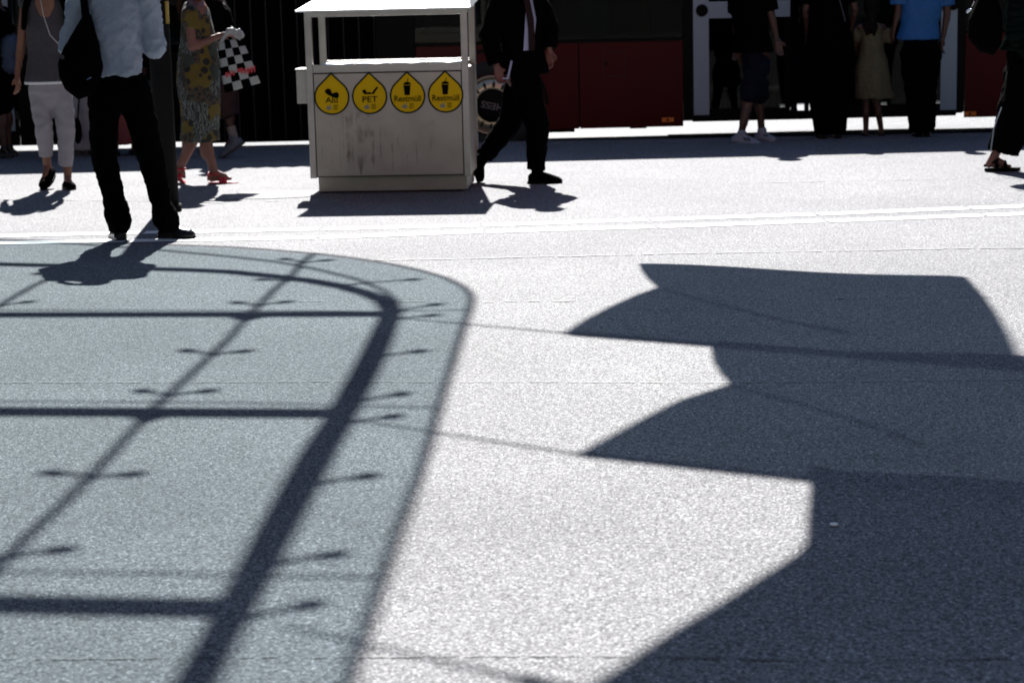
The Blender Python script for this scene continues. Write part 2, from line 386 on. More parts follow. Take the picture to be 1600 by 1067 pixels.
# pale paving patch left of the bin
bm = BM(); bm.faces.new([bm.verts.new(G(x, y)+Vector((0, 0, 0.004))) for x, y in ((370, 303), (395, 299), (500, 298), (500, 307), (468, 309), (430, 311), (350, 312))])
tag(obj('paving_patch', bm, 'pale_slab'), kind='structure')
# pair of white guide lines, in lengths with grey gaps
up = [(-110, 372), (222, 364), (501, 358.5), (752, 352.5), (1014, 344), (1275, 335.5), (1513, 326), (1760, 317)]
lo_ = [(-150, 383), (200, 377), (497, 372), (757, 362.5), (1026, 355), (1290, 346), (1537, 337), (1790, 328)]
for line in (up, lo_):
    for (a, b), (c, d) in zip(line, line[1:]):
        A = G(a+4, b); B = G(c-4, d); 
        bm = BM(); dn = (B-A).normalized(); s = Vector((-dn.y, dn.x, 0))
        w = 0.075
        bm.faces.new([bm.verts.new(p+Vector((0, 0, 0.004))) for p in (A-s*w, B-s*w, B+s*w, A+s*w)])
        tag(obj('guide_line', bm, 'paint'), kind='structure')

# scraps on the ground
p = G(1303, 822)
bm = BM(); ell(bm, p+Vector((0, 0, 0.006)), 0.0145, 0.011, 0.006)
tag(obj('bottle_cap', bm, 'white', smooth=True), 'small flattened white bottle cap lying in the dark shadow on the asphalt', 'bottle cap')

# ------------------------------------------------------------------ glass canopy (its shadow falls on the square)
HC = 4.4
def C(px, py, h=HC): 
    g = G(px, py); return Vector((g.x+SX*h, g.y+SY*h, h))
def Cl(pts, h=HC, ext=None): return [C(x, y, h) for x, y in pts]
ring_px = [(-160, 404), (0, 413), (125, 416), (230, 420), (300, 422), (360, 425), (430, 432), (486, 439), (534, 447.5), (574, 459), (599, 470), (611, 486), (600, 512), (577, 560), (556, 600), (520, 665), (495, 700), (467, 750), (415, 850), (391, 900), (365, 950), (340, 1000), (312, 1050), (290, 1090)]
comp_px = [(-160, 372), (0, 377), (120, 381), (240, 390), (360, 401), (430, 409), (470, 416), (500, 422), (560, 437), (598, 453), (618, 470), (624, 487), (609, 530), (592, 570), (567, 620), (535, 680), (502, 740), (444, 850), (418, 900), (390, 950), (363, 1000), (333, 1060)]
outer_px = [(-160, 368), (0, 374), (100, 377), (200, 381), (300, 384), (360, 386), (430, 391), (500, 397), (557, 404), (613, 413), (655, 422), (697, 434), (725, 448), (736, 460), (738, 470), (734, 486), (722, 520), (709, 563), (694, 610), (683, 650), (672, 690), (650, 760), (625, 825), (600, 900), (575, 975), (550, 1050), (535, 1100)]
canopy = thing('glass_canopy', 'glass canopy on a curved steel frame whose tinted shadow grid lies on the left asphalt', 'canopy', (C(300, 600).x, C(300, 600).y, 0))
def far_ends(pts):
    a = pts[0]+(pts[0]-pts[1]).normalized()*9; d = (pts[-1]-pts[-2]).normalized(); b = pts[-1]+d*3.5
    return [a]+pts+[b]
ringp = far_ends(Cl(ring_px)); outp = far_ends(Cl(outer_px))
bm = BM(); tube(bm, ringp, 0.056, 12); obj('ring_beam', bm, 'canopy_metal', canopy, True)
bm = BM(); tube(bm, far_ends(Cl(comp_px, HC+0.3)), 0.021, 8); obj('upper_rail', bm, 'canopy_metal', canopy, True)
bm = BM(); tube(bm, outp, 0.02, 8); obj('edge_trim', bm, 'canopy_metal', canopy, True)
for y0, y1, x1, r in ((492, 491, 606, 0.06), (643, 646, 535, 0.066), (944, 951, 365, 0.066), (1330, 1345, 210, 0.066)):
    bm = BM(); a = C(0, y0); b = C(x1, y1); a2 = a+(a-b).normalized()*9; tube(bm, [a2, a, b], r, 12); obj('cross_beam', bm, 'canopy_metal', canopy, True)
raf1 = [(489, 397), (471, 411), (455, 432), (430, 451), (402, 480), (381, 501), (358, 529), (330, 555), (260, 620), (215, 664), (155, 730), (100, 785), (35, 846), (0, 884), (-60, 945)]
raf2 = [(118, 420), (85, 431), (50, 448), (20, 465), (0, 477), (-60, 512), (-140, 570)]
raf3 = [(-260, 410), (-330, 470), (-420, 560)]
for rp in (raf1, raf2, raf3):
    bm = BM(); tube(bm, Cl(rp), 0.022, 8); obj('rafter', bm, 'canopy_metal', canopy, True)
# gussets where the rafter crosses the beams
for pts in (((330, 493), (355, 495), (381, 503), (410, 496), (440, 493)), ((200, 650), (222, 662), (240, 657), (262, 650))):
    bm = BM(); P = Cl(pts); rings = [[q+Vector((0, 0, 0.012)) for q in P], [q-Vector((0, 0, 0.012)) for q in P]]
    ring_surface(bm, rings); obj('gusset', bm, 'canopy_metal', canopy)
for pts in (((-300, 484), (360, 485), (600, 487), (734, 484)), ((-300, 624), (0, 627), (350, 629), (681, 637)), ((-300, 890), (0, 893), (300, 897), (600, 902))):
    bm = BM(); tube(bm, Cl(pts, HC+0.03), 0.010, 6); obj('glass_joint', bm, 'canopy_metal', canopy, True)
def arm(c, tips, back=None):
    bm = BM(); cc = C(*c)
    for t in tips:
        q = C(*t); mid = cc.lerp(q, 0.55) + Vector((0, 0, -0.015))
        tube(bm, [cc, mid, q], 0.012, 6, rs=[0.022, 0.015, 0.018])
        e = q + (q-cc).normalized()*0.0
        dn = (q-cc).normalized()
        ell(bm, e, 0.06, 0.042, 0.025, lat=dn, fw=Vector((-dn.y, dn.x, 0)))
    obj('spider_arm', bm, 'canopy_metal', canopy, True)
arm((473, 411), [(446, 405), (509, 407)]); arm((450, 440), [(410, 437)]); arm((402, 478), [(371, 473), (446, 472)])
arm((331, 555), [(293, 548), (380, 549)]); arm((262, 619), [(223, 611), (324, 611)]); arm((143, 746), [(82, 739), (206, 741)])
arm((-10, 874), [(95, 859), (-110, 858)]); arm((85, 432), [(60, 428), (116, 427)]); arm((-4, 479), [(42, 472)])
for s, t in (((545, 445), (644, 437)), ((612, 488), (680, 476)), ((610, 500), (674, 493)), ((590, 558), (654, 549)), ((560, 628), (625, 616)), ((540, 662), (612, 651)), ((495, 757), (573, 744)), ((430, 882), (520, 867)), ((370, 972), (482, 945))):
    arm(s, [t])
# glass sheet: outer outline + far left side
inner = [Vector((p.x, p.y, 0)) for p in outp]
poly = inner + [Vector((inner[0].x, inner[-1].y, 0))]
bm = BM(); top = [bm.verts.new((p.x, p.y, HC+0.055)) for p in poly]; bot = [bm.verts.new((p.x, p.y, HC+0.043)) for p in poly]
bm.faces.new(top); bm.faces.new(bot[::-1])
obj('glass_roof', bm, 'canopy_glass', canopy)
for X, Y in ((-6.5, 15.2), (-6.5, 10.4), (-6.5, 5.6)):
    bm = BM(); tube(bm, [(X, Y, 0), (X, Y, HC)], 0.11, 14); obj('column', bm, 'canopy_metal', canopy, True)

# ------------------------------------------------------------------ flags on poles (their shadows fall on the right)
def flag(pole_px, left_px, right_px, n, hl=HC, m='flag', rp=0.019, fold=None):
    pa = G(*pole_px[0]); pl = G(*pole_px[1]); pr = G(*pole_px[2])
    Yp = pl.y + SY*hl                                    # vertical plane of the flag
    def cast(g, wob=0.0):
        Y = Yp+wob; h = (Y-g.y)/SY; return Vector((g.x+SX*h, Y, h))
    root = thing('hanging_flag', None, 'flag', (cast(pl).x, Yp, 0), 'flags hung from poles above the square')
    bm = BM(); a = cast(pa); l = cast(pl); r = cast(pr); 
    tube(bm, [a, l, l.lerp(r, .02), r, r+(r-l).normalized()*0.4], 0.02, 8, rs=[.009, .012, rp, rp, rp]); obj('flag_pole', bm, 'canopy_metal', root, True)
    def samp(pl_, t):
        P = [G(*q) for q in pl_]; Ls = [0]
        for u, w in zip(P, P[1:]): Ls.append(Ls[-1]+(w-u).length)
        s = t*Ls[-1]
        for i in range(len(P)-1):
            if s <= Ls[i+1]+1e-9:
                return P[i].lerp(P[i+1], (s-Ls[i])/max(1e-9, Ls[i+1]-Ls[i]))
        return P[-1]
    bm = BM(); NI, NJ = 26, 30; grid = []
    for j in range(NJ+1):
        t = j/NJ; A = samp(left_px, t); B = samp(right_px, t); row = []
        for i in range(NI+1):
            u = i/NI; g = A.lerp(B, u)
            g = g + Vector((0, 0.05*math.sin(u*7+n)*t**3*(1 if 0 < u < 1 else 0), 0))
            wob = 0.10*math.sin(u*9+n+t*2)*t*(1-t*0.4)
            row.append(bm.verts.new(cast(g, wob)))
        grid.append(row)
    for j in range(NJ):
        for i in range(NI): bm.faces.new((grid[j][i], grid[j][i+1], grid[j+1][i+1], grid[j+1][i]))
    o = obj('flag_cloth', bm, m, root, True)
    if fold:
        b2 = BM(); prev = None
        P = [G(*q) for q in fold]
        for i, g in enumerate(P):
            w = 0.03+0.012*i; q = [b2.verts.new(cast(g+Vector((0, dd, 0)), 0.03)) for dd in (-w, w)]
            if prev: b2.faces.new((prev[0], prev[1], q[1], q[0]))
            prev = q
        obj('sewn_seam', b2, m, o, True)
    sm = o.modifiers.new('thickness', 'SOLIDIFY'); sm.thickness = 0.002
    return root
f1 = flag([(622, 497), (880, 520), (1610, 578)], [(880, 520), (915, 498), (950, 480), (990, 462), (1027, 449), (1012, 436), (1003, 424), (998, 412)],
          [(1610, 578), (1596, 560), (1578, 522), (1560, 492), (1540, 465), (1522, 445), (1510, 433)], 0.3, rp=.045, fold=[(1030, 450), (1120, 475), (1220, 500), (1330, 521)])
f1['label'] = 'farthest flag, its sharp-cornered shadow lying nearest the waste bin on the asphalt'
f2 = flag([(545, 655), (900, 709), (1720, 800)], [(900, 709), (950, 682), (1000, 655), (1060, 625), (1140, 600), (1124, 582), (1113, 562), (1110, 535)],
          [(1720, 800), (1730, 740), (1700, 650), (1660, 590), (1640, 560)], 1.7, rp=.03, fold=[(1145, 602), (1230, 625), (1330, 655), (1430, 690)])
f2['label'] = 'middle flag, its shadow between the two others on the asphalt'
f3 = flag([(440, 977), (800, 1058), (1900, 1305)], [(892, 1080), (935, 1062), (1040, 990), (1130, 937), (1200, 893), (1240, 868), (1258, 850), (1262, 800), (1266, 760), (1263, 724)],
          [(1900, 1305), (2000, 1060), (1960, 900), (1900, 800), (1860, 784)], 4.1, hl=4.2, m='flag_dense', rp=.03)
f3['label'] = 'nearest flag, casting the large shadow on the right foreground asphalt'

# ------------------------------------------------------------------ recycling bin
b0 = G(500, 302); b1 = G(740, 296.5)
S = 207.0
byaw = -0.075
BW = 1.255                                              # body width
org = (G(486, 303.5)+Vector((0, 0, 0)))                 # front left corner of the body on the ground
RX = Vector((math.cos(byaw), math.sin(byaw), 0)); RY = Vector((-math.sin(byaw), math.cos(byaw), 0))
binr = thing('recycling_bin', 'grimy steel recycling bin with a roof, four openings and yellow drop-shaped stickers', 'recycling bin', org)
def bl(x, y, z): return org + RX*x + RY*y + Vector((0, 0, z))
def bbox(bm, lo, hi, bev=0.0):
    n0 = len(bm.verts); box(bm, lo, hi, bev)
    bm.verts.ensure_lookup_table()
    for v in bm.verts[n0:]: v.co = bl(*v.co)
    return bm
D = 0.72; z0 = 0.125; zt = 1.0; zr = 1.41
bm = BM(); bbox(bm, (0.055, 0.05, 0.012), (BW-0.035, D-0.05, z0), 0.004); obj('plinth', bm, 'steel', binr)
bm = BM(); bbox(bm, (0.008, 0.012, z0), (BW-0.008, D-0.01, zt-0.05), 0.004); obj('body', bm, 'steel', binr)
for x in (0.0, BW-0.05):
    for ya, yb_ in ((0.0, 0.05), (D-0.05, D)):
        bm = BM(); bbox(bm, (x, ya, z0-0.004), (x+0.05, yb_, zr), 0.004); obj('corner_post', bm, 'steel_edge', binr)
bm = BM(); bbox(bm, (0.058, -0.001, z0+0.012), (BW-0.058, 0.011, 0.925), 0.002); obj('front_panel', bm, 'steel', binr)
bm = BM()
bbox(bm, (0.052, 0.004, 0.935), (BW-0.052, 0.03, 0.995), 0.003)
bbox(bm, (0.052, D-0.03, 0.935), (BW-0.052, D-0.002, 1.0), 0.003)
obj('top_rail', bm, 'steel_edge', binr)
bm = BM(); bbox(bm, (0.05, 0.03, 0.945), (BW-0.05, 0.13, 0.958)); bbox(bm, (0.05, D-0.15, 0.945), (BW-0.05, D-0.03, 0.985)); obj('top_tray', bm, 'steel_top', binr)
for k in range(4):                                       # four flap rims
    cx = 0.20+k*0.285; bm = BM(); rings = []
    for rr, z in ((0.10, 0.955), (0.128, 0.985), (0.136, 0.99), (0.136, 0.978), (0.10, 0.94)):
        rings.append([bl(cx+rr*math.cos(a), 0.36+rr*1.45*math.sin(a), z) for a in [2*math.pi*i/28 for i in range(28)]])
    ring_surface(bm, rings, cap=False); obj('opening_rim', bm, 'steel_top', binr, True)
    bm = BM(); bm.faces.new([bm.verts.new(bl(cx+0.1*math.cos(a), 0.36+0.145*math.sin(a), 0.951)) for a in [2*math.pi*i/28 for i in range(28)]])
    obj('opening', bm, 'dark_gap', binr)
# roof: front fascia, sloping bright lid
bm = BM(); bbox(bm, (0.03, 0.002, zr-0.05), (BW-0.03, 0.03, zr-0.012), 0.003); bbox(bm, (0.03, D-0.03, zr-0.05), (BW-0.03, D-0.002, zr-0.012), 0.003); obj('roof_frame', bm, 'steel_edge', binr)
bm = BM()
lo4 = [(-0.06, -0.035, zr-0.01), (BW+0.03, -0.035, zr-0.01), (BW+0.03, D+0.03, zr+0.05), (-0.06, D+0.03, zr+0.05)]
hi4 = [(-0.06, -0.035, zr+0.004), (BW+0.03, -0.035, zr+0.004), (BW-0.04, D-0.1, zr+0.10), (0.03, D-0.1, zr+0.10)]
a = [bm.verts.new(bl(*p)) for p in lo4]; b = [bm.verts.new(bl(*p)) for p in hi4]
bm.faces.new(a[::-1]); bm.faces.new(b)
for i in range(4): bm.faces.new((a[i], a[(i+1) % 4], b[(i+1) % 4], b[i]))
obj('roof', bm, 'steel_top', binr)
# side ashtray
bm = BM(); bbox(bm, (-0.085, 0.03, 0.70), (-0.002, 0.26, 0.955), 0.005); bbox(bm, (-0.092, 0.025, 0.957), (-0.002, 0.265, 0.968), 0.002); obj('ashtray', bm, 'steel_edge', binr)
for x in (0.09, BW-0.12):
    for y in (0.09, D-0.12):
        bm = BM(); bbox(bm, (x, y, 0.0), (x+0.03, y+0.03, 0.014)); obj('foot', bm, 'black', binr)
bm = BM()
for a_, b_ in (((0.0515, -0.0004, z0+0.006), (0.0565, 0.004, 0.931)), ((BW-0.0565, -0.0004, z0+0.006), (BW-0.0515, 0.004, 0.931))): bbox(bm, a_, b_)
bbox(bm, (0.0515, -0.0007, 0.9265), (BW-0.0515, 0.0035, 0.9325)); bbox(bm, (0.0515, -0.0007, z0+0.005), (BW-0.0515, 0.0035, z0+0.0105))
obj('panel_gap', bm, 'dark_gap', binr)
# dark runs of dirt on the front panel
def streak(x, z1, z2, w, m='grime'):
    bm = BM(); n = 14; prev = None
    for i in range(n+1):
        t = i/n; z = z1+(z2-z1)*t; xx = x+0.006*noise.noise(Vector((x*30, z*9, 0))); ww = w*(0.25+0.75*abs(noise.noise(Vector((x*11, z*14, 3)))))*min(1, (1-t)*6+0.1)
        q = (bm.verts.new(bl(xx-ww/2, -0.0022, z)), bm.verts.new(bl(xx+ww/2, -0.0022, z)))
        if prev: bm.faces.new((prev[0], prev[1], q[1], q[0]))
        prev = q
    return bm
dm = bpy.data.materials.new('dirt_run'); dm.use_nodes = True
nt = dm.node_tree; pb = nt.nodes['Principled BSDF']; pb.inputs['Base Color'].default_value = (0.16, 0.145, 0.12, 1); pb.inputs['Roughness'].default_value = 0.7
tcn = nt.nodes.new('ShaderNodeTexCoord'); nz = nt.nodes.new('ShaderNodeTexNoise'); nz.inputs['Scale'].default_value = 9; nz.inputs['Detail'].default_value = 6
mr = nt.nodes.new('ShaderNodeMapRange'); mr.inputs[1].default_value = 0.38; mr.inputs[2].default_value = 0.72; mr.inputs[3].default_value = 0.0; mr.inputs[4].default_value = 0.5
nt.links.new(tcn.outputs['Object'], nz.inputs[0]); nt.links.new(nz.outputs[0], mr.inputs[0]); nt.links.new(mr.outputs[0], pb.inputs['Alpha'])
M['dirt_run'] = dm
tot = BM()
for x, z1, z2, w in ((0.18, 0.56, 0.20, 0.012), (0.31, 0.60, 0.17, 0.05), (0.34, 0.62, 0.16, 0.03), (0.40, 0.66, 0.14, 0.08), (0.44, 0.58, 0.22, 0.03), (0.50, 0.60, 0.2, 0.03), (0.56, 0.55, 0.25, 0.02), (0.60, 0.62, 0.40, 0.015),
                     (0.70, 0.46, 0.33, 0.014), (0.725, 0.44, 0.16, 0.014), (0.74, 0.5, 0.3, 0.012), (0.76, 0.30, 0.2, 0.02), (0.95, 0.6, 0.3, 0.010), (0.97, 0.56, 0.36, 0.008), (0.24, 0.5, 0.18, 0.01), (0.27, 0.62, 0.3, 0.012), (0.47, 0.64, 0.3, 0.05), (0.84, 0.4, 0.2, 0.01), (0.10, 0.36, 0.2, 0.01), (0.65, 0.38, 0.15, 0.014)):
    s_ = streak(x, z1, z2, w*1.5); me = bpy.data.meshes.new('t'); s_.to_mesh(me); s_.free(); tot.from_mesh(me); bpy.data.meshes.remove(me)
obj('dirt_runs', tot, 'dirt_run', binr)

def text_mesh(s, size, bold=0.0):
    cu = bpy.data.curves.new('t', 'FONT'); cu.body = s; cu.size = size; cu.align_x = 'CENTER'; cu.align_y = 'CENTER'; cu.offset = bold; cu.resolution_u = 6; cu.fill_mode = 'BOTH'
    t = bpy.data.objects.new('t', cu); COL.objects.link(t)
    dg = bpy.context.evaluated_depsgraph_get(); dg.update()
    me = bpy.data.meshes.new_from_object(t.evaluated_get(dg)); bpy.data.objects.remove(t); bpy.data.curves.remove(cu)
    return me
def poly2d(bm, pts, cx, cz, y, f=bl):
    bm.faces.new([bm.verts.new(f(cx+a, y, cz+b)) for a, b in pts])
def drop(r):
    pts = [(0, r*1.38)]
    for i in range(33):
        a = R(40) - R(260)*i/32; pts.append((r*math.cos(a), r*math.sin(a)))
    return pts
texts = ['Alu', 'PET', 'Restmüll', 'Restmüll']
for k in range(4):
    cx = 0.193+k*0.2945; cz = 0.748+0.000*k
    bm = BM(); poly2d(bm, drop(0.138), cx, cz, -0.0030); st = obj('sticker', bm, 'green_black', binr)
    bm = BM(); poly2d(bm, drop(0.125), cx, cz, -0.0038); obj('sticker_field', bm, 'yellow', st)
    bm = BM(); yy = -0.0046
    if k == 0:      # crushed can
        poly2d(bm, [(-0.055, 0.05), (-0.03, 0.068), (-0.008, 0.062), (0.004, 0.028), (0.02, 0.035), (0.045, 0.038), (0.058, 0.02), (0.052, -0.004), (0.038, -0.012), (0.01, -0.002), (-0.022, 0.012), (-0.048, 0.03)], cx, cz, yy)
    elif k == 1:    # crushed bottle
        poly2d(bm, [(-0.06, 0.045), (-0.035, 0.055), (-0.025, 0.045), (-0.022, 0.03), (0.0, 0.034), (0.018, 0.026), (0.035, 0.05), (0.06, 0.075), (0.07, 0.066), (0.046, 0.036), (0.036, 0.018), (-0.03, 0.015), (-0.045, 0.02)], cx, cz, yy)
    else:           # drinking cup with a straw
        poly2d(bm, [(-0.022, 0.003), (0.018, 0.003), (0.026, 0.08), (-0.03, 0.08)], cx, cz, yy)
        poly2d(bm, [(-0.033, 0.083), (0.03, 0.083), (0.022, 0.1), (0.0, 0.108), (-0.022, 0.1)], cx, cz, yy)
        poly2d(bm, [(0.0, 0.108), (0.006, 0.108), (0.011, 0.135), (0.006, 0.135)], cx, cz, yy)
    obj('pictogram', bm, 'ink', st)
    me = text_mesh(texts[k], 0.064, 0.0011)
    xs = [v.co.x for v in me.vertices]; fx = (0.098, 0.118, 0.208, 0.208)[k]/(max(xs)-min(xs))
    for v in me.vertices: v.co = bl(cx+v.co.x*fx, yy, cz-0.024+v.co.y)
    me.materials.clear(); link_mesh('lettering', me, 'ink', st)
    bm = BM()      # small hand emblem and unreadable fine print
    poly2d(bm, [(-0.05, -0.085), (-0.03, -0.1), (-0.008, -0.095), (-0.002, -0.078), (-0.016, -0.07), (-0.006, -0.055), (-0.012, -0.053), (-0.024, -0.068), (-0.038, -0.07)], cx, cz, yy)
    obj('emblem', bm, 'pale_ink', st)
    bm = BM()
    for q in range(5):
        w = (0.036, 0.04, 0.03, 0.038, 0.033)[q]; z = -0.06-q*0.0085
        poly2d(bm, [(0.01, z), (0.01+w, z), (0.01+w, z-0.0035), (0.01, z-0.0035)], cx, cz, yy)
    obj('fine_print', bm, 'ink', st)

# ------------------------------------------------------------------ pole
pb_ = G(263, 330)
pole = thing('street_pole', 'dark round metal pole standing just behind the man in the pale shirt', 'pole', pb_)
bm = BM()
tp = V(243, -60, pb_.y); tp2 = pb_+Vector((0, 0, 2.35))
tube(bm, [pb_, pb_+Vector((0, 0, 1.2)), tp2], 0.078, 24, rs=[0.082, 0.078, 0.075]); obj('shaft', bm, 'pole_metal', pole, True)
bm = BM(); ell(bm, tp2, 0.08, 0.08, 0.03); obj('cap', bm, 'pole_metal', pole, True)
bm = BM(); tube(bm, [pb_, pb_+Vector((0, 0, 0.05))], 0.1, 24); obj('base_collar', bm, 'pole_metal', pole, True)
bm = BM(); c = pb_+Vector((0.0, 0, 0)); 
rings = [[c+Vector((math.cos(a)*0.0815, math.sin(a)*0.0815, z)) for a in [R(-40)+R(35)*i/8 for i in range(9)]] for z in (1.36, 1.52)]
v1 = [bm.verts.new(p) for p in rings[0]]; v2 = [bm.verts.new(p) for p in rings[1]]
for i in range(8): bm.faces.new((v1[i], v1[i+1], v2[i+1], v2[i]))
obj('yellow_label', bm, 'rail_yellow', pole, True)

# ------------------------------------------------------------------ bus
YB = KERB_A.y-0.05 + 0.35; YF = YB+2.5
def bx(px, py=150): return V(px, py, YB).x
def bz(px, py): return V(px, py, YB).z
busr = thing('articulated_bus', 'dark red and black articulated bus standing at the kerb behind the people', 'bus', (2, YB, ROADZ))
ZT = 2.76
def panel(name, x0, x1, za, zb, m, y=YB, t=0.04, bev=0.0, parent=busr):
    bm = BM(); box(bm, (x0, y, za), (x1, y+t, zb), bev); return obj(name, bm, m, parent)
zsk = 0.066; zwin = bz(960, 65)
XJ0, XJ1 = bx(300), bx(598)
XD0, XD1 = bx(1068), bx(1506); XR = 9.5; XL = -12.5
XDL = bx(28)
# body panels (near side)
x905 = bx(905)
panel('side_panel', XJ1+0.35, x905-0.006, zsk, zwin-0.01, 'bus_red')
panel('side_panel', x905+0.006, XD0-0.004, zsk, zwin-0.01, 'bus_red')
panel('side_panel', XD1+0.01, XR, zsk+0.02, zwin-0.01, 'bus_red')
hx0, hx1 = bx(944), bx(977)
panel('seam_backing', x905-0.04, x905+0.04, zsk+0.01, zwin-0.01, 'bus_black', YB+0.043, 0.01)
fl = panel('service_flap', hx0, hx1, bz(960, 119), bz(960, 82), 'bus_red', YB-0.004, 0.003)
bm = BM()
for (a, b, c, d) in ((hx0, hx1, bz(960, 82), bz(960, 82)+0.005), (hx0, hx1, bz(960, 119)-0.005, bz(960, 119)), (hx0-0.005, hx0, bz(960, 119), bz(960, 82)), (hx1, hx1+0.005, bz(960, 119), bz(960, 82))):
    box(bm, (a, YB-0.003, c), (b, YB-0.0005, d))
obj('flap_gap', bm, 'dark_gap', fl)
bm = BM(); tube(bm, [(bx(948), YB-0.010, bz(948, 100)), (bx(948), YB-0.004, bz(948, 100))], 0.016, 12); obj('flap_lock', bm, 'black', fl)
panel('end_trim', XJ1-0.05, XJ1+0.34, zsk, ZT, 'bus_black')
panel('window_rail', XJ1+0.35, XD0-0.004, zwin-0.008, zwin+0.03, 'bus_black', YB-0.003)
panel('window_rail', XD1+0.01, XR, zwin-0.008, zwin+0.03, 'bus_black', YB-0.003)
panel('roof_band', XJ1+0.35, XR, 2.1, ZT-0.15, 'bus_black')
panel('door_post', XD0, bx(1082), zsk+0.08, 2.1, 'bus_black', YB-0.006)
panel('door_post', bx(1494), XD1, zsk+0.08, 2.1, 'bus_black', YB-0.006)
panel('window_post', bx(868)-0.10, bx(868), zwin+0.03, 2.1, 'bus_black')
panel('window', bx(868), XD0-0.004, zwin+0.03, 2.1, 'bus_glass', YB+0.01, 0.008)
panel('window', XJ1+0.345, bx(868)-0.1, zwin+0.03, 2.1, 'bus_glass', YB+0.01, 0.008)
panel('window', XD1+0.01, XR, zwin+0.03, 2.1, 'bus_glass', YB+0.01, 0.008)
# underbody with ragged lower edge near the wheel
bm = BM(); box(bm, (XJ1+0.3, YB+0.05, 0.03), (x905-0.05, YB+1.0, 0.3)); box(bm, (bx(985), YB+0.05, 0.05), (bx(1010), YB+0.4, 0.2)); obj('underbody', bm, 'black', busr)
# doors: two leaves of clear glass in black frames with pale grey bars
xm = (bx(1082)+bx(1494))/2
zth = 0.195
panel('door_sill', bx(1082), bx(1494), 0.108, zth, 'bus_black', YB-0.002, 0.05)
for side in (0, 1):
    xa, xb = (bx(1082), xm-0.35) if side == 0 else (xm+0.45, bx(1494))
    dr = panel('door', xa, xb, zth+0.002, 0.235, 'bus_black', YB, 0.03)
    panel('door_glass', xa, xb, 0.237, 2.1, 'bus_glass', YB+0.012, 0.006, parent=dr)
    panel('door_edge', (xb-0.05) if side == 0 else xa, xb if side == 0 else xa+0.05, 0.237, 2.1, 'bus_black', YB-0.002, 0.03, parent=dr)
    if side == 0:
        bx0, bx1 = bx(1084), bx(1108); zbot = bz(1096, 180)
    else:
        bx0, bx1 = bx(1469), bx(1494); zbot = bz(1480, 172)
    panel('grey_bar', bx0, bx1, zbot, 2.1, 'bar_grey', YB-0.012, 0.008, parent=dr)
    if side == 0:
        panel('grey_crossbar', bx1, xb, bz(1120, 29), bz(1120, 3), 'bar_grey', YB-0.012, 0.008, parent=dr)
    cxx, czz = ((bx(1097.5)), bz(1097, 17)) if side == 0 else (bx(1487), bz(1487, 7))
    bm = BM(); tube(bm, [(cxx, YB-0.022, czz), (cxx, YB-0.0125, czz)], 0.062, 24); obj('door_button', bm, 'black', dr)
# doorway floor, interior, far side
zf0, zf1 = 0.16, -0.03
bm = BM(); v = [(XD0, YB+0.06, zf0), (XD1, YB+0.06, zf0), (XD1, YF-0.06, zf1), (XD0, YF-0.06, zf1)]
a = [bm.verts.new(p) for p in v]; b = [bm.verts.new((p[0], p[1], p[2]-0.03)) for p in v]
bm.faces.new(a); bm.faces.new(b[::-1])
for i in range(4): bm.faces.new((a[i], b[i], b[(i+1) % 4], a[(i+1) % 4]))
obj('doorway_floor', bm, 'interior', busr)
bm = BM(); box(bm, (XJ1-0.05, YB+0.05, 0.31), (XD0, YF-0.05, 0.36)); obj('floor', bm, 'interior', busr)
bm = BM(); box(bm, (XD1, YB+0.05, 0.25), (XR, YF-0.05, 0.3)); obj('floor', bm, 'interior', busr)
def fx(px): return V(px, 170, YF).x
zlo = V(1240, 177.5, YF).z; zhi = V(1240, 162, YF).z
bm = BM(); segs = [(fx(1213), fx(1257)), (fx(1264), fx(1275)), (fx(1352), fx(1386))]
cur = XD0
for (s0, s1) in segs:
    box(bm, (cur, YF, zf1), (s0, YF+0.04, zwin)); box(bm, (s0, YF, zhi), (s1, YF+0.04, zwin)); box(bm, (s0, YF, -0.045), (s1, YF+0.04, zlo)); cur = s1
box(bm, (cur, YF, zf1), (XD1, YF+0.04, zwin))
box(bm, (XJ1-0.05, YF, 0.10), (XD0-0.002, YF+0.04, zwin)); box(bm, (XD1+0.002, YF, 0.10), (XR, YF+0.04, zwin))
box(bm, (XJ1-0.05, YF, 1.95), (XR, YF+0.04, ZT-0.15))
for px in (640, 860, 1010, 1130, 1250, 1400, 1520): box(bm, (fx(px), YF, zwin), (fx(px)+0.09, YF+0.04, 1.95))
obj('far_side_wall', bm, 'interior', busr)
panel('far_window', XJ1, XR, zwin, 1.95, 'bus_glass', YF+0.01, 0.008)
bm = BM(); box(bm, (XJ1-0.05, YB+0.12, ZT-0.07), (XR, YF-0.08, ZT)); box(bm, (XJ1-0.05, YB+0.02, ZT-0.15), (XR, YF+0.02, ZT-0.07)); obj('roof', bm, 'bus_black', busr)
for px, zz in ((655, 0), (1008, 0)):
    bm = BM(); x = V(px, 30, YB+1.1).x; tube(bm, [(x, YB+1.1, 0.2), (x, YB+1.1, 2.3)], 0.02, 10); obj('grab_pole', bm, 'rail_yellow', busr, True)
for px in (700, 930, 985, 1540):
    x = V(px, 60, YB+1.7).x; bm = BM(); box(bm, (x-0.22, YB+1.5, 0.36), (x+0.22, YB+1.95, 0.78), 0.03); box(bm, (x+0.14, YB+1.5, 0.78), (x+0.22, YB+1.95, 1.42), 0.03); obj('seat', bm, 'interior', busr)
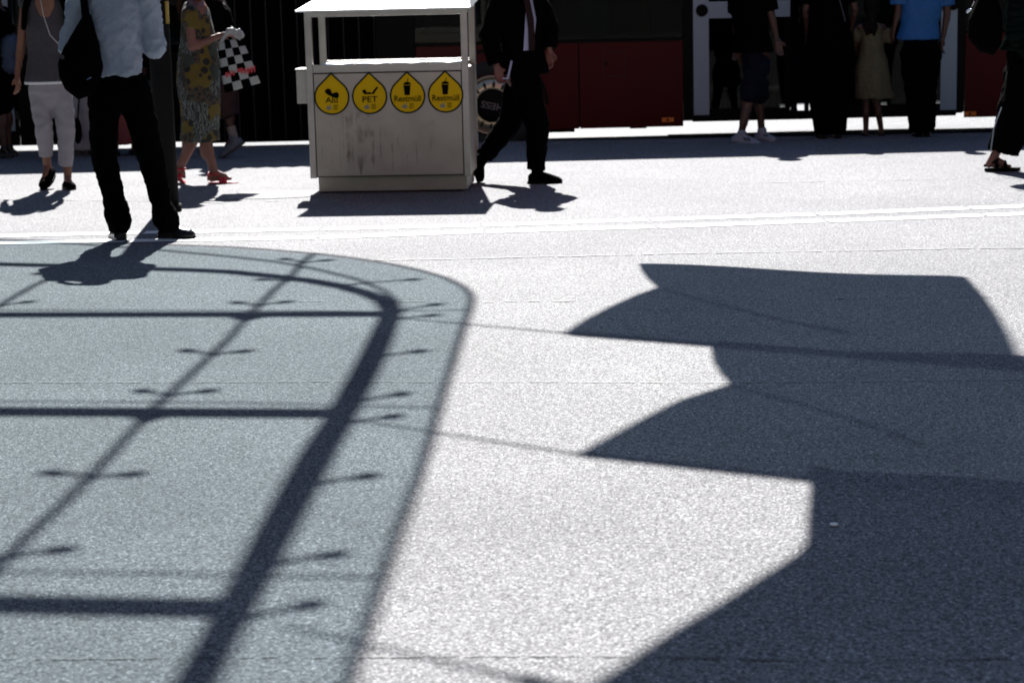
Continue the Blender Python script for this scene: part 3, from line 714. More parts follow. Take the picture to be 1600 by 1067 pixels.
for px, py in ((1043.5, 187.5), (1515.5, 178)):
    x = bx(px, py); z = bz(px, py); bm = BM(); box(bm, (x-0.061, YB-0.012, z-0.022), (x+0.061, YB-0.0005, z+0.022), 0.003); rf = obj('side_reflector', bm, 'orange', busr)
    bm = BM(); tube(bm, [(x-0.002, YB-0.0135, z), (x-0.002, YB-0.0122, z)], 0.013, 10); obj('reflector_screw', bm, 'black', rf)
# wheel
wc = V(769.5, 165, YB); wr = thing_wheel = None
def disc(bm, c, r0, r1, y0, y1, n=40):
    rings = [[Vector((c.x+rr*math.cos(a), yy, c.z+rr*math.sin(a))) for a in [2*math.pi*i/n for i in range(n)]] for rr, yy in ((r0, y0), (r1, y1))]
    ring_surface(bm, rings, cap=False)
bm = BM(); prof = [(0.30, YB+0.02), (0.33, YB-0.01), (0.44, YB-0.005), (0.49, YB+0.04), (0.5, YB+0.24), (0.3, YB+0.26)]
rings = [[Vector((wc.x+rr*math.cos(a), yy, wc.z+rr*math.sin(a))) for a in [2*math.pi*i/48 for i in range(48)]] for rr, yy in prof]
ring_surface(bm, rings, cap=False)
wheel = obj('wheel', bm, 'rubber', busr, True)
bm = BM()      # rim: shallow dished ring with oval holes drawn as dark recesses
prof = [(0.304, YB-0.005), (0.296, YB-0.02), (0.286, YB-0.018), (0.278, YB+0.0), (0.262, YB+0.004), (0.25, YB-0.022), (0.17, YB-0.035), (0.15, YB-0.02), (0.02, YB-0.02)]
rings = [[Vector((wc.x+rr*math.cos(a), yy, wc.z+rr*math.sin(a))) for a in [2*math.pi*i/48 for i in range(48)]] for rr, yy in prof]
ring_surface(bm, rings, cap=True); obj('rim', bm, 'rim', wheel, True)
for i in range(14):
    a = 2*math.pi*(i+0.3)/14; bm = BM(); n = 16
    ce = Vector((wc.x+0.213*math.cos(a), YB-0.0335, wc.z+0.213*math.sin(a))); rd = Vector((math.cos(a), 0, math.sin(a))); td = Vector((-math.sin(a), 0, math.cos(a)))
    p1_ = [ce+rd*0.034*math.cos(t)+td*0.015*math.sin(t) for t in [2*math.pi*k/n for k in range(n)]]
    ring_surface(bm, [p1_, [q+Vector((0, 0.012, 0)) for q in p1_]]); obj('rim_hole', bm, 'dark_gap', wheel)
bm = BM(); rings = [[Vector((wc.x+rr*math.cos(a), yy, wc.z+rr*math.sin(a))) for a in [2*math.pi*i/36 for i in range(36)]] for rr, yy in ((0.168, YB-0.03), (0.166, YB-0.06), (0.14, YB-0.072), (0.02, YB-0.073))]
ring_surface(bm, rings); obj('hub_cap', bm, 'black', wheel, True)
me = text_mesh('HESS', 0.095, 0.002); an = math.pi-0.22
for v in me.vertices:
    x, z = v.co.x*1.15, v.co.y; v.co = Vector((wc.x+x*math.cos(an)-z*math.sin(an), YB-0.0745, wc.z+x*math.sin(an)+z*math.cos(an)))
me.materials.clear(); link_mesh('hub_lettering', me, 'hub_text', wheel)
bm = BM()      # wheel arch lip
rings = [[Vector((wc.x+rr*math.cos(a), yy, wc.z+rr*math.sin(a))) for a in [math.pi*i/30 for i in range(31)]] for rr, yy in ((0.54, YB-0.012), (0.57, YB-0.012))]
v1 = [bm.verts.new(p) for p in rings[0]]; v2 = [bm.verts.new(p) for p in rings[1]]
for i in range(30): bm.faces.new((v1[i], v1[i+1], v2[i+1], v2[i]))
obj('wheel_arch', bm, 'bus_black', busr)
# bellows between the two halves
bm = BM(); n = 0; x = XJ0; pts = []
while x < XJ1-0.05:
    pts.append(x); x += 0.078
bm = BM(); vs1 = []; vs2 = []
for i, x in enumerate(pts + [XJ1-0.05]):
    y = YB+0.10 if i % 2 else YB+0.03
    vs1.append(bm.verts.new((x, y, 0.03))); vs2.append(bm.verts.new((x, y, ZT-0.1)))
for i in range(len(vs1)-1): bm.faces.new((vs1[i], vs1[i+1], vs2[i+1], vs2[i]))
bel = obj('bellows', bm, 'bellows', busr)
bm = BM()
for i, x in enumerate(pts):
    if i % 2 == 0: tube(bm, [(x, YB+0.026, 0.03), (x, YB+0.026, ZT-0.1)], 0.007, 6)
obj('bellows_rib', bm, 'bellows_rib', bel)
bm = BM(); box(bm, (XJ0-0.1, YF-0.12, 0.0), (XJ1-0.05, YF-0.08, ZT-0.1)); box(bm, (XJ0, YB+0.12, ZT-0.12), (XJ1-0.05, YF-0.1, ZT-0.08)); obj('bellows_far', bm, 'bellows', busr)
bm = BM(); box(bm, (XJ0, YB+0.35, -0.02), (XJ1+0.2, YB+1.4, 0.3)); obj('joint_underframe', bm, 'black', busr)
# front half
panel('side_panel', XDL, XJ0-0.03, 0.03, zwin-0.01, 'bus_black')
panel('window', XDL, XJ0-0.03, zwin, 2.1, 'bus_glass', YB+0.01, 0.008)
panel('roof_band', XL, XJ0-0.03, 2.1, ZT-0.15, 'bus_black')
panel('grey_bar', bx(3), bx(21), bz(12, 205), 2.1, 'bar_grey', YB-0.012, 0.01)
panel('door_panel', XL, XDL-0.01, 0.03, 0.3, 'bus_black')
panel('door_glass', XL, XDL-0.01, 0.302, 2.1, 'bus_glass', YB+0.01, 0.006)
panel('red_panel', XL, bx(3)-0.002, bz(0, 206), bz(0, 128), 'cl_coral', YB-0.012, 0.008)
bm = BM(); box(bm, (XL, YF, 0.08), (XJ0-0.03, YF+0.04, zwin)); box(bm, (XL, YF, 1.95), (XJ0-0.03, YF+0.04, ZT-0.15))
for x in (-11, -9, -7.5, -6, -4.6): box(bm, (x, YF, zwin), (x+0.09, YF+0.04, 1.95))
obj('far_side_wall', bm, 'interior', busr)
bm = BM(); box(bm, (XL, YB+0.05, 0.13), (XJ0-0.03, YF-0.05, 0.18)); obj('floor', bm, 'interior', busr)
bm = BM(); box(bm, (XL, YB+0.12, ZT-0.07), (XJ0-0.03, YF-0.08, ZT)); box(bm, (XL, YB+0.02, ZT-0.15), (XJ0-0.03, YF+0.02, ZT-0.07)); obj('roof', bm, 'bus_black', busr)
bm = BM(); box(bm, (XJ1-0.05, YF-0.05, 0.30), (-0.9, YF-0.02, 1.6)); obj('bulkhead', bm, 'interior', busr)

# ------------------------------------------------------------------ building across the street
fac = thing('arcade_building', 'olive rendered building with dark shop windows seen through the bus windows', 'building', (0, 48, ROADZ))
bm = BM(); box(bm, (-40, 48, ROADZ), (40, 58, 17)); obj('wall', bm, 'facade', fac)
bm = BM(); box(bm, (-40.2, 47.6, 17.0), (40.2, 58.2, 17.5)); obj('roof', bm, 'facade_frame', fac)
for i in range(-9, 10):
    x = i*4.2; bm = BM(); box(bm, (x-1.7, 47.93, ROADZ+0.5), (x+1.7, 47.99, 3.0)); w = obj('shop_window', bm, 'shop_glass', fac)
    bm = BM(); box(bm, (x-1.8, 47.9, ROADZ+0.38), (x+1.8, 47.995, ROADZ+0.5)); box(bm, (x-0.04, 47.9, ROADZ+0.5), (x+0.04, 47.925, 3.0)); obj('window_frame', bm, 'facade_frame', w)
    for fl_ in range(3):
        bm = BM(); box(bm, (x-0.7, 47.93, 4.6+fl_*3.3), (x+0.7, 47.99, 6.6+fl_*3.3)); obj('upper_window', bm, 'shop_glass', fac)

def block(label, lo, hi, axis, sgn):  # unseen dark buildings, added to hold sky light off the shaded areas
    b_ = thing('sky_blocker', label, 'building', ((lo[0]+hi[0])/2, (lo[1]+hi[1])/2, 0))
    bm = BM(); box(bm, lo, hi); obj('wall', bm, 'blocker_wall', b_)
    bm = BM(); box(bm, (lo[0]-.3, lo[1]-.3, hi[2]), (hi[0]+.3, hi[1]+.3, hi[2]+.5)); obj('roof', bm, 'facade_frame', b_)
    a, c = (lo[1], hi[1]) if axis == 'x' else (lo[0], hi[0]); n = int((c-a)/5)
    for i in range(n):
        t = a+2.5+i*5
        for fl_ in range(5):
            z = 1.2+fl_*3.6; bm = BM()
            if axis == 'x':
                x = hi[0] if sgn > 0 else lo[0]; box(bm, (x-.06, t-1.3, z), (x+.06, t+1.3, z+2))
            else:
                y = hi[1] if sgn > 0 else lo[1]; box(bm, (t-1.3, y-.06, z), (t+1.3, y+.06, z+2))
            obj('window', bm, 'shop_glass', b_)
block('unseen plain dark building added left of the square to block sky light', (-40, -12, 0), (-22, 36, 19), 'x', 1)
block('unseen plain dark building added right of the square to block sky light', (24, -12, 0), (42, 36, 19), 'x', -1)
block('unseen plain dark building added behind the camera to block sky light', (-22, -26, 0), (24, -9, 20), 'y', 1)

# ------------------------------------------------------------------ people
UP = Vector((0, 0, 1))
def nv(x, y): return Vector((x, y, 0)).normalized()
def joints(base, H, fw, over=None, Y=None, bend=0.0):
    """A = side on the left of the picture, B = right"""
    lat = Vector((fw.y, -fw.x, 0))
    if lat.x < 0 or (abs(lat.x) < 1e-6 and lat.y < 0): lat = -lat
    b = Vector(base); k = H
    def P(a, f, z): return b + lat*a*k + fw*f*k + UP*z*k
    J = dict(hipA=P(-.052, 0, .52), hipB=P(.052, 0, .52), knA=P(-.055, .01, .285), knB=P(.055, .01, .285), anA=P(-.055, 0, .047), anB=P(.055, 0, .047),
             waist=P(0, 0, .60), chest=P(0, .005, .72), neck=P(0, -.005, .835), head=P(0, .012, .925),
             shA=P(-.108, 0, .808), shB=P(.108, 0, .808), elA=P(-.135, -.01, .64), elB=P(.135, -.01, .64), wrA=P(-.14, .04, .49), wrB=P(.14, .04, .49))
    J['Y'] = Y if Y is not None else b.y
    if over:
        for n, v in over.items():
            if n not in ('toeA', 'toeB', 'heelA', 'heelB'): J[n] = V(v[0], v[1], J['Y']+(v[2] if len(v) > 2 else 0))
    for s in 'AB':
        a = J['an'+s]
        J['toe'+s] = a + fw*.115*k + Vector((0, 0, -.03*k)); J['heel'+s] = a - fw*.022*k + Vector((0, 0, -.03*k))
    if over:
        for n in ('toeA', 'toeB', 'heelA', 'heelB'):
            if n in over: v = over[n]; J[n] = V(v[0], v[1], J['Y']+(v[2] if len(v) > 2 else 0))
    J['lat'] = lat; J['fw'] = fw; J['H'] = H
    return J
def hand(bm, wr, d, side, k, curl=0.5, s=1.0):
    """palm, four unequal bent fingers and a thumb"""
    d = d.normalized(); side = (side - d*side.dot(d)).normalized(); nrm = d.cross(side).normalized()
    s = s*k/1.75
    pal = wr + d*0.085*s
    for q in (-0.024, -0.008, 0.008, 0.024):
        caps(bm, wr+d*0.01*s+side*q*0.7*s, pal+side*q*1.15*s, 0.014*s, 0.0125*s)
    for i, (q, L) in enumerate(((-0.030, 0.062), (-0.0105, 0.074), (0.0105, 0.080), (0.030, 0.072))):
        p0 = pal + side*q*s; a = curl*0.5; p1_ = p0 + (d*math.cos(a)+nrm*math.sin(a))*L*0.48*s
        a2 = curl*1.3; p2_ = p1_ + (d*math.cos(a2)+nrm*math.sin(a2))*L*0.36*s; a3 = curl*2.0; p3_ = p2_ + (d*math.cos(a3)+nrm*math.sin(a3))*L*0.25*s
        caps(bm, p0, p1_, 0.0098*s, 0.009*s); caps(bm, p1_, p2_, 0.009*s, 0.008*s); caps(bm, p2_, p3_, 0.008*s, 0.007*s)
    t0 = wr + d*0.03*s + side*0.026*s; t1 = t0 + (d*0.6+side*0.75+nrm*0.25).normalized()*0.038*s; t2 = t1 + (d*0.95+side*0.25+nrm*0.3).normalized()*0.032*s
    caps(bm, t0, t1, 0.013*s, 0.011*s); caps(bm, t1, t2, 0.011*s, 0.008*s)
def body(J, root, m, fat=1.0, curl=0.5, arms='AB', female=False, thumbs=(1, -1), vox=0.0095, handdirs=None, feet=True):
    k = J['H']; lat, fw = J['lat'], J['fw']; f = fat*k/1.75
    bm = BM()
    hips = (J['hipA']+J['hipB'])/2
    tl = (J['shB']-J['shA']); tl.z = 0; tl = tl.normalized() if tl.length > 0.05 else lat
    tf = Vector((-tl.y, tl.x, 0)); lg = 1.0 if feet else .8
    loft(bm, [(hips-UP*.06*k, .085*f, .07*f), (hips, .155*f, .105*f), (J['waist'], .13*f, .09*f), (J['chest'], .15*f, .105*f), (J['neck']-UP*.045*k, .165*f, .09*f), (J['neck']-UP*.012*k, .085*f, .06*f)], tl, tf)
    sh = J['neck']-UP*.03*k
    for s in 'AB':
        caps(bm, sh, J['sh'+s], .055*f, .052*f)
        caps(bm, J['hip'+s], J['kn'+s], .082*f*lg, .053*f*lg); caps(bm, J['kn'+s], J['an'+s], .051*f*lg, .034*f)
        cf = J['kn'+s].lerp(J['an'+s], .3) - fw*.014*k; ell(bm, cf, .046*f*lg, .046*f*lg, .10*f)
        an, toe, heel = J['an'+s], J['toe'+s], J['heel'+s]
        if not feet: continue
        caps(bm, an, heel, .034*f, .030*f); caps(bm, heel, toe, .026*f, .016*f); caps(bm, an, an.lerp(toe, .62), .033*f, .027*f)
    for i, s in enumerate('AB'):
        if s not in arms: continue
        caps(bm, J['sh'+s], J['el'+s], .046*f, .037*f); caps(bm, J['el'+s], J['wr'+s], .036*f, .024*f)
        ell(bm, J['el'+s].lerp(J['wr'+s], .22), .037*f, .037*f, .05*f)
        d = (J['wr'+s]-J['el'+s]).normalized()
        if handdirs and s in handdirs: d = Vector(handdirs[s]).normalized()
        hand(bm, J['wr'+s], d, (fw*0.9+lat*(0.3 if s == 'B' else -0.3))*1.0, k, curl)
    hd = J['head']; caps(bm, J['neck']-UP*.03*k, hd-UP*.03*k, .054*f, .05*f)
    g = k/1.75
    ell(bm, hd+UP*.018*g, .073*g, .09*g, .1*g, lat, fw); ell(bm, hd-UP*.05*g+fw*.022*g, .052*g, .06*g, .062*g, lat, fw)
    ell(bm, hd-UP*.095*g+fw*.055*g, .024*g, .02*g, .02*g, lat, fw)                      # chin
    caps(bm, hd+UP*.01*g+fw*.086*g, hd-UP*.022*g+fw*.106*g, .010*g, .014*g)              # nose
    ell(bm, hd-UP*.058*g+fw*.082*g, .026*g, .012*g, .010*g, lat, fw)                     # lips
    ell(bm, hd+UP*.03*g+fw*.078*g, .05*g, .014*g, .012*g, lat, fw)                       # brow
    for sx in (-1, 1): ell(bm, hd+lat*sx*.076*g-UP*.005*g, .009*g, .022*g, .032*g, lat, fw)
    o = organic('body', bm, m, root, vox, 2)
    bm = BM()
    for sx in (-1, 1): ell(bm, hd+lat*sx*.031*g+UP*.012*g+fw*.083*g, .013*g, .010*g, .008*g, lat, fw)
    obj('eyes', bm, 'eye', root, True)
    return o
def hair(J, root, m, long=0.0, drop_=0.0):
    k = J['H']/1.75; lat, fw, hd = J['lat'], J['fw'], J['head']
    bm = BM(); ell(bm, hd+UP*.045*k-fw*.018*k, .084*k, .098*k, .086*k, lat, fw); ell(bm, hd-fw*.05*k+UP*.0*k, .076*k, .06*k, .085*k, lat, fw)
    if long:
        ell(bm, hd-fw*.055*k-UP*(.05+long*.4)*k, .085*k, .055*k, (.09+long*.5)*k, lat, fw)
        for sx in (-1, 1): caps(bm, hd+lat*sx*.07*k, hd+lat*sx*.075*k-UP*(.07+long)*k-fw*.01*k, .028*k, .03*k)
    return organic('hair', bm, m, root, 0.012, 1, 0.006, 30)
def trousers(J, root, m, rt=.095, rk=.068, rh=.055, hemA=None, hemB=None, amp=.009, fold=0.0, name='trousers', waist=True, hemf=.97, zs=1.6, vox=.012):
    k = J['H']/1.75; bm = BM(); hips = (J['hipA']+J['hipB'])/2
    if waist: loft(bm, [(hips-UP*.09, .10*k, .09*k), (hips-UP*.02, .175*k, .125*k), (J['waist']-UP*.01, .15*k, .11*k)], J['lat'], J['fw'])
    if waist: ell(bm, hips-UP*.07, .12*k, .11*k, .10*k, J['lat'], J['fw'])
    for s in 'AB':
        kn, an, hp = J['kn'+s], J['an'+s], J['hip'+s]
        hem = {'A': hemA, 'B': hemB}[s]
        end = V(hem[0], hem[1], an.lerp(kn, .2).y if len(hem) < 3 else J['Y']+hem[2]) if hem else kn.lerp(an, hemf)
        caps(bm, hp, kn, rt*k, rk*k); caps(bm, kn, end, rk*k, rh*k, flat1=True)
        if fold:
            dn = (an-kn).normalized()
            for q, r_ in ((.80, .012), (.88, .016), (.95, .013)):
                c = kn.lerp(an, q)+Vector((random.uniform(-.008, .008), 0, 0)); caps(bm, c-dn*.012, c+dn*.012, (rh+r_*fold)*k, (rh+r_*fold)*k)
    return organic(name, bm, m, root, vox, 2, amp, 9, zs)
def shoe(J, root, s, m, sole='black', up=1.0, name='shoe', low=False):
    k = J['H']/1.75; an, toe, heel = J['an'+s], J['toe'+s], J['heel'+s]; bm = BM()
    d = (toe-heel).normalized(); su = UP - d*UP.dot(d); su.normalize(); sd = d.cross(su).normalized()
    z = Vector((0, 0, 0))
    a0 = heel - d*.045*k - su*.030*k; L = (toe-heel).length+.095*k
    secs = []
    for t, w, h in ((0, .03, .05), (.12, .044, .075), (.3, .046, .09), (.5, .05, .078), (.72, .054, .062), (.9, .048, .048), (1, .028, .03)):
        c = a0 + d*L*t; hh = h*(0.75 if low else 1)*k; secs.append([c + sd*w*k*math.cos(q) + su*(hh*max(0, math.sin(q))+.0) for q in [2*math.pi*i/16 for i in range(16)]])
    ring_surface(bm, secs)
    if not low: caps(bm, heel+d*.03+su*.02, an+(an-heel).normalized()*.01, .042*k, .046*k)
    o = organic(name, bm, m, root, .008, 2)
    bm = BM(); pts = []
    for i in range(28):
        q = 2*math.pi*i/28; t = .5-.5*math.cos(q); w = (.044+.014*math.sin(t*math.pi*.9))*(abs(math.sin(q))**.55)*(1 if math.sin(q) > 0 else -1); pts.append(a0+d*(L*t*1.03-.004)+sd*w*k)
    ring_surface(bm, [pts, [q-su*.02*k for q in pts]]); obj('sole', bm, sole, o)
    return o
def top(J, root, m, name='shirt', w=1.0, hem=None, hemz=None, sleeve=0.9, rs=.062, rw=.045, amp=.008, vox=.012, low=.0, hemw=.17, hemd=.13, shoulders=True, neckw=1.0, zs=1.4):
    k = J['H']/1.75; bm = BM(); hips = (J['hipA']+J['hipB'])/2
    tl = (J['shB']-J['shA']); tl.z = 0; tl = tl.normalized() if tl.length > 0.05 else J['lat']
    tf = Vector((-tl.y, tl.x, 0))
    c0 = hem if hem is not None else J['waist']-UP*.02
    secs = [(c0, hemw*w*k, hemd*w*k), (c0.lerp(J['chest'], .5), .155*w*k, .118*w*k), (J['chest'], .172*w*k, .125*w*k), (J['neck']-UP*.05*k*1.75, .17*k, .105*k)]
    if shoulders: secs.append((J['neck']-UP*.018*k*1.75, .085*k, .068*k))
    loft(bm, secs, tl, tf)
    if shoulders:
        for s in 'AB': caps(bm, J['neck']-UP*.035*k*1.75, J['sh'+s], .062*k, .064*k)
    if sleeve > 0:
        for s in 'AB':
            sh, el, wr = J['sh'+s], J['el'+s], J['wr'+s]
            if sleeve <= .5: caps(bm, sh, sh.lerp(el, sleeve*2), rs*k, (rs+.002)*k, flat1=True)
            else: caps(bm, sh, el, rs*k, (rs+rw)/2*k); caps(bm, el, el.lerp(wr, (sleeve-.5)*2), (rs+rw)/2*k, rw*k, flat1=True)
    return organic(name, bm, m, root, vox, 2, amp, 8, zs)
def person(label, base, group=None): return thing('person', label, 'person', base, group)
A_, T_ = Vector((0, 1, 0)), Vector((0, -1, 0))
Rt, Lf = Vector((1, 0, 0)), Vector((-1, 0, 0))

# --- man in the pale shirt, seen from behind
base = G(225, 374)
r = person('man in white shirt seen from behind with black trousers, standing beside the dark pole', base)
J = joints(base, 1.78, A_, dict(hipA=(162, 138), hipB=(208, 138), knA=(163, 245, .03), knB=(236, 248, .05), anA=(187, 352), anB=(261, 350), waist=(178, 100), chest=(178, 40),
    neck=(178, -48), head=(186, -66, .10), shA=(128, -12), shB=(230, -12), elA=(108, 72, .02), elB=(242, 76, .03), wrA=(150, 70, .34), wrB=(212, 55, .32),
    toeA=(180, 364, .20), heelA=(188, 368, -.03), toeB=(292, 363, -.02), heelB=(257, 366, .02)))
body(J, r, 'skin', feet=False); hair(J, r, 'hair_dark')
trousers(J, r, 'cl_black', rt=.108, rk=.086, rh=.060, hemA=(186, 350, 0), hemB=(258, 345, 0), fold=1.6, amp=.012)
top(J, r, 'cl_shirt', w=1.08, hem=V(180, 119, J['Y']), sleeve=.95, rs=.082, rw=.05, hemw=.158, hemd=.125, amp=.016)
bm = BM(); hc = J['hipA'].lerp(J['hipB'], .5); loft(bm, [(V(180, 128, J['Y']), .163, .127), (V(180, 118, J['Y']), .161, .126)], J['lat'], J['fw']); obj('belt', bm, 'cl_black', r, True)
for s in 'AB': shoe(J, r, s, 'shoe_black')
# his sling bag is a thing of its own
bagY = J['Y']-0.16
bagr = thing('sling_bag', 'black teardrop sling bag on the back of the man in the pale shirt', 'bag', V(128, 95, bagY))
bm = BM()
out = [(133, 18), (118, 45), (99, 75), (91, 98), (92, 120), (101, 140), (122, 157), (142, 150), (157, 130), (161, 105), (157, 78), (149, 48), (142, 22)]
P0 = [V(x, y, bagY) for x, y in out]; cc = V(126, 100, bagY); rings = []
for off, sc in ((-.075, .45), (-.06, .78), (-.03, .95), (.0, 1.0), (.03, .96), (.05, .8)):
    rings.append([cc+(p-cc)*sc+Vector((0, off, 0)) for p in P0])
ring_surface(bm, rings); organic('bag_body', bm, 'cl_black', bagr, .01, 2, .006, 10)
bm = BM()
for a, b in zip([(134, 26), (131, 0), (132, -20), (145, -40)], [(131, 0), (132, -20), (145, -40), (165, -52)]):
    pa = V(a[0], a[1], bagY+.03); pb2 = V(b[0], b[1], bagY+.05); caps(bm, pa, pb2, .026, .026)
organic('strap', bm, 'cl_black', bagr, .009, 1)
bm = BM(); q = V(97.5, 90, bagY-.066); box(bm, q+Vector((-.011, -.004, -.012)), q+Vector((.011, .004, .014))); obj('tag', bm, 'cl_grey', bagr)
bm = BM(); tube(bm, [V(136, 125, bagY-.085), V(143, 121, bagY-.085)], .003, 6); obj('zip_pull', bm, 'metal_bright', bagr)

# --- woman in grey top and white capris, walking to the camera
base = G(93, 294)
r = person('woman walking toward camera in grey sleeveless top and white cropped trousers', base)
J = joints(base, 1.68, T_, dict(hipA=(61, 140), hipB=(95, 140), knA=(68, 198, -.05), knB=(103, 205), anA=(74, 260, .02), anB=(106, 280), waist=(76, 92), chest=(72, 40), neck=(70, -14), head=(70, -34),
    shA=(40, 6), shB=(103, 8), elA=(32, 78, .02), elB=(112, 75), wrA=(27, 118, -.02), wrB=(112, 118), toeA=(68, 284, -.13), heelA=(78, 266, .03), toeB=(110, 287, -.16), heelB=(104, 287, .05)))
body(J, r, 'skin', curl=.45, handdirs={'A': (0.05, -.1, -1)}); hair(J, r, 'hair_dark', .1)
trousers(J, r, 'cl_white', rt=.096, rk=.074, rh=.062, hemA=(72, 244, 0), hemB=(103, 260, 0), amp=.010)
top(J, r, 'cl_grey', name='tank_top', w=1.04, hem=V(74, 128, J['Y']), sleeve=0, hemw=.188, hemd=.14, shoulders=True, amp=.006)
bm = BM(); loft(bm, [(V(74, 131, J['Y']), .187, .14), (V(74, 127, J['Y']), .186, .139)], J['lat'], J['fw']); obj('top_hem', bm, 'cl_hem', r, True)
bm = BM(); yy = J['Y']-.125           # open neckline with skin
ell(bm, V(70, 4, yy+.02), .082, .018, .105); ell(bm, V(70, 14, yy+.016), .06, .016, .08); organic('neckline', bm, 'skin', r, .006, 1)
for a, b, c in (((37, 44), (39, 15), (47, -12)), ((106, 44), (103, 15), (94, -12))):
    bm = BM(); P3 = [V(x, y, J['Y']-.105+i*.02) for i, (x, y) in enumerate((a, b, c))]
    caps(bm, P3[0], P3[1], .022, .028); caps(bm, P3[1], P3[2], .028, .03); organic('backpack_strap', bm, 'cl_black', r, .008, 1)
bm = BM(); tube(bm, [V(62, -5, yy-.01), V(68, 25, yy-.02), V(73, 40, yy-.024), V(78, 55, yy-.026), V(92, 70, yy-.02)], .0022, 5); obj('earphone_cable', bm, 'cl_hem', r, True)
for s in 'AB': shoe(J, r, s, 'cl_black', low=True, sole='black')

# --- woman in patchwork dress with checked carrier bag
base = G(335, 286)
r = person('woman in patterned olive and black dress with red sandals walking right behind the pole', base)
J = joints(base, 1.66, Rt, dict(hipA=(306, 140, .08), hipB=(314, 140, -.08), knA=(304, 214, .06), knB=(321, 214, -.06), anA=(281, 262, .08), anB=(334, 270, -.06), waist=(309, 92), chest=(308, 48), neck=(305, -4), head=(311, -26),
    shA=(300, 20, .15), shB=(298, 24, -.15), elA=(312, 76, .16), elB=(300, 74, -.17), wrA=(342, 56, .08), wrB=(343, 56, -.12), toeA=(288, 277, .08), heelA=(276, 268, .08), toeB=(360, 279, -.06), heelB=(331, 279, -.06)))
body(J, r, 'skin2', fat=1.08, curl=1.0, handdirs={'A': (1, 0, .15), 'B': (1, .1, .15)}); hair(J, r, 'hair_brown', .12)
bm = BM(); ns = []
for (x0, x1, y, dp) in ((281, 344, 220, .20), (283, 343, 195, .20), (281, 343, 160, .205), (277, 343, 125, .21), (279, 342, 100, .19), (281, 338, 70, .175), (282, 334, 45, .18), (283, 328, 22, .17), (290, 318, 4, .10)):
    a = V(x0, y, J['Y']); b = V(x1, y, J['Y']); ns.append(((a+b)/2, (b-a).length/2, dp))
loft(bm, ns, Rt, A_); caps(bm, J['shB'], J['shB'].lerp(J['elB'], .42), .078, .07, flat1=True); caps(bm, J['shA'], J['shA'].lerp(J['elA'], .42), .078, .07, flat1=True)
organic('dress', bm, 'dress', r, .011, 2, .014, 7, .45)
for s in 'AB':
    k = .95; an, toe, heel = J['an'+s], J['toe'+s], J['heel'+s]; bm = BM(); d = (toe-heel).normalized(); su = (UP-d*UP.dot(d)).normalized(); sdv = d.cross(su)
    pts = [heel-d*.03-su*.03+d*(.25*(.5-.5*math.cos(q)))+sdv*.042*math.sin(q) for q in [2*math.pi*i/24 for i in range(24)]]
    ring_surface(bm, [pts, [q-su*.02 for q in pts]]); sn = obj('sandal', bm, 'sandal_red', r)
    bm = BM()
    for t, rr in ((.70, .038), (.48, .04)):
        c = heel.lerp(toe, t); caps(bm, c-sdv*.045-su*.03, c+su*.022, .014, .016); caps(bm, c+su*.022, c+sdv*.045-su*.03, .016, .014)
    tube(bm, [an+Vector((.045*math.cos(q), .045*math.sin(q), -.012)) for q in [2*math.pi*i/16 for i in range(17)]], .012, 6)
    caps(bm, an-d*.04, heel-d*.03-su*.01, .012, .012)
    organic('strap', bm, 'sandal_red', sn, .008, 1)
cb = thing('carrier_bag', 'black and white checked carrier bag swinging from the hands of the woman in the dress', 'bag', V(370, 100, J['Y']))
yb2 = J['Y']-.13; NC, NR = 4, 6; bm = BM(); sheets = []
for side in (-1, 1):
    g2 = []
    for j in range(NR*3+1):
        t = j/(NR*3); L_ = Vector((341+(352-341)*t - 2*math.sin(t*3), 66+(146-66)*t)); R_ = Vector((377+(407-377)*t**.9, 60+(130-60)*t)); row = []
        for i in range(NC*3+1):
            u = i/(NC*3); q = L_.lerp(R_, u); bulge = .012+.05*math.sin(u*math.pi)*math.sin(min(1, t*1.2+.12)*math.pi*.85) + .008*noise.noise(Vector((u*5, t*6, side)))
            row.append(bm.verts.new(V(q.x, q.y, yb2+side*bulge)))
        g2.append(row)
    for j in range(NR*3):
        for i in range(NC*3):
            f = bm.faces.new((g2[j][i], g2[j][i+1], g2[j+1][i+1], g2[j+1][i])); f.material_index = (i//3+j//3) % 2
    sheets.append(g2)
fr, bk = sheets
for e in (lambda g, j: g[j][0], lambda g, j: g[j][-1]):
    for j in range(NR*3): bm.faces.new((e(fr, j), e(fr, j+1), e(bk, j+1), e(bk, j)))
for i in range(NC*3): bm.faces.new((fr[-1][i], fr[-1][i+1], bk[-1][i+1], bk[-1][i])); bm.faces.new((fr[0][i], fr[0][i+1], bk[0][i+1], bk[0][i]))
obj('bag_body', bm, ['bag_white', 'cl_black'], cb, True)
bm = BM()
for pts in (((345, 66), (350, 56), (358, 50), (366, 54), (374, 62)), ((348, 64), (356, 47), (363, 46), (372, 50), (378, 58)), ((366, 50), (374, 48), (380, 56))):
    P4 = [V(x, y, yb2-.01) for x, y in pts]
    for a, b in zip(P4, P4[1:]): caps(bm, a, b, .013, .014)
organic('handles', bm, 'bag_white', cb, .007, 1, .004, 40)
bm = BM()      # red unreadable scrawl across the bag
for x, y, w, h in ((352, 114, 5, 8), (358, 112, 4, 9), (363, 112, 4, 7), (370, 108, 7, 6), (376, 107, 4, 10), (381, 108, 4, 9), (386, 107, 4, 10), (391, 106, 4, 9), (396, 104, 3, 10)):
    a = [V(x+dx, y+dy, yb2-.072) for dx, dy in ((0, 0), (w*.8, -1), (w, h*.5), (w*.7, h), (w*.1, h*.8))]
    bm.faces.new([bm.verts.new(q) for q in a])
obj('red_print', bm, 'red_print', cb)

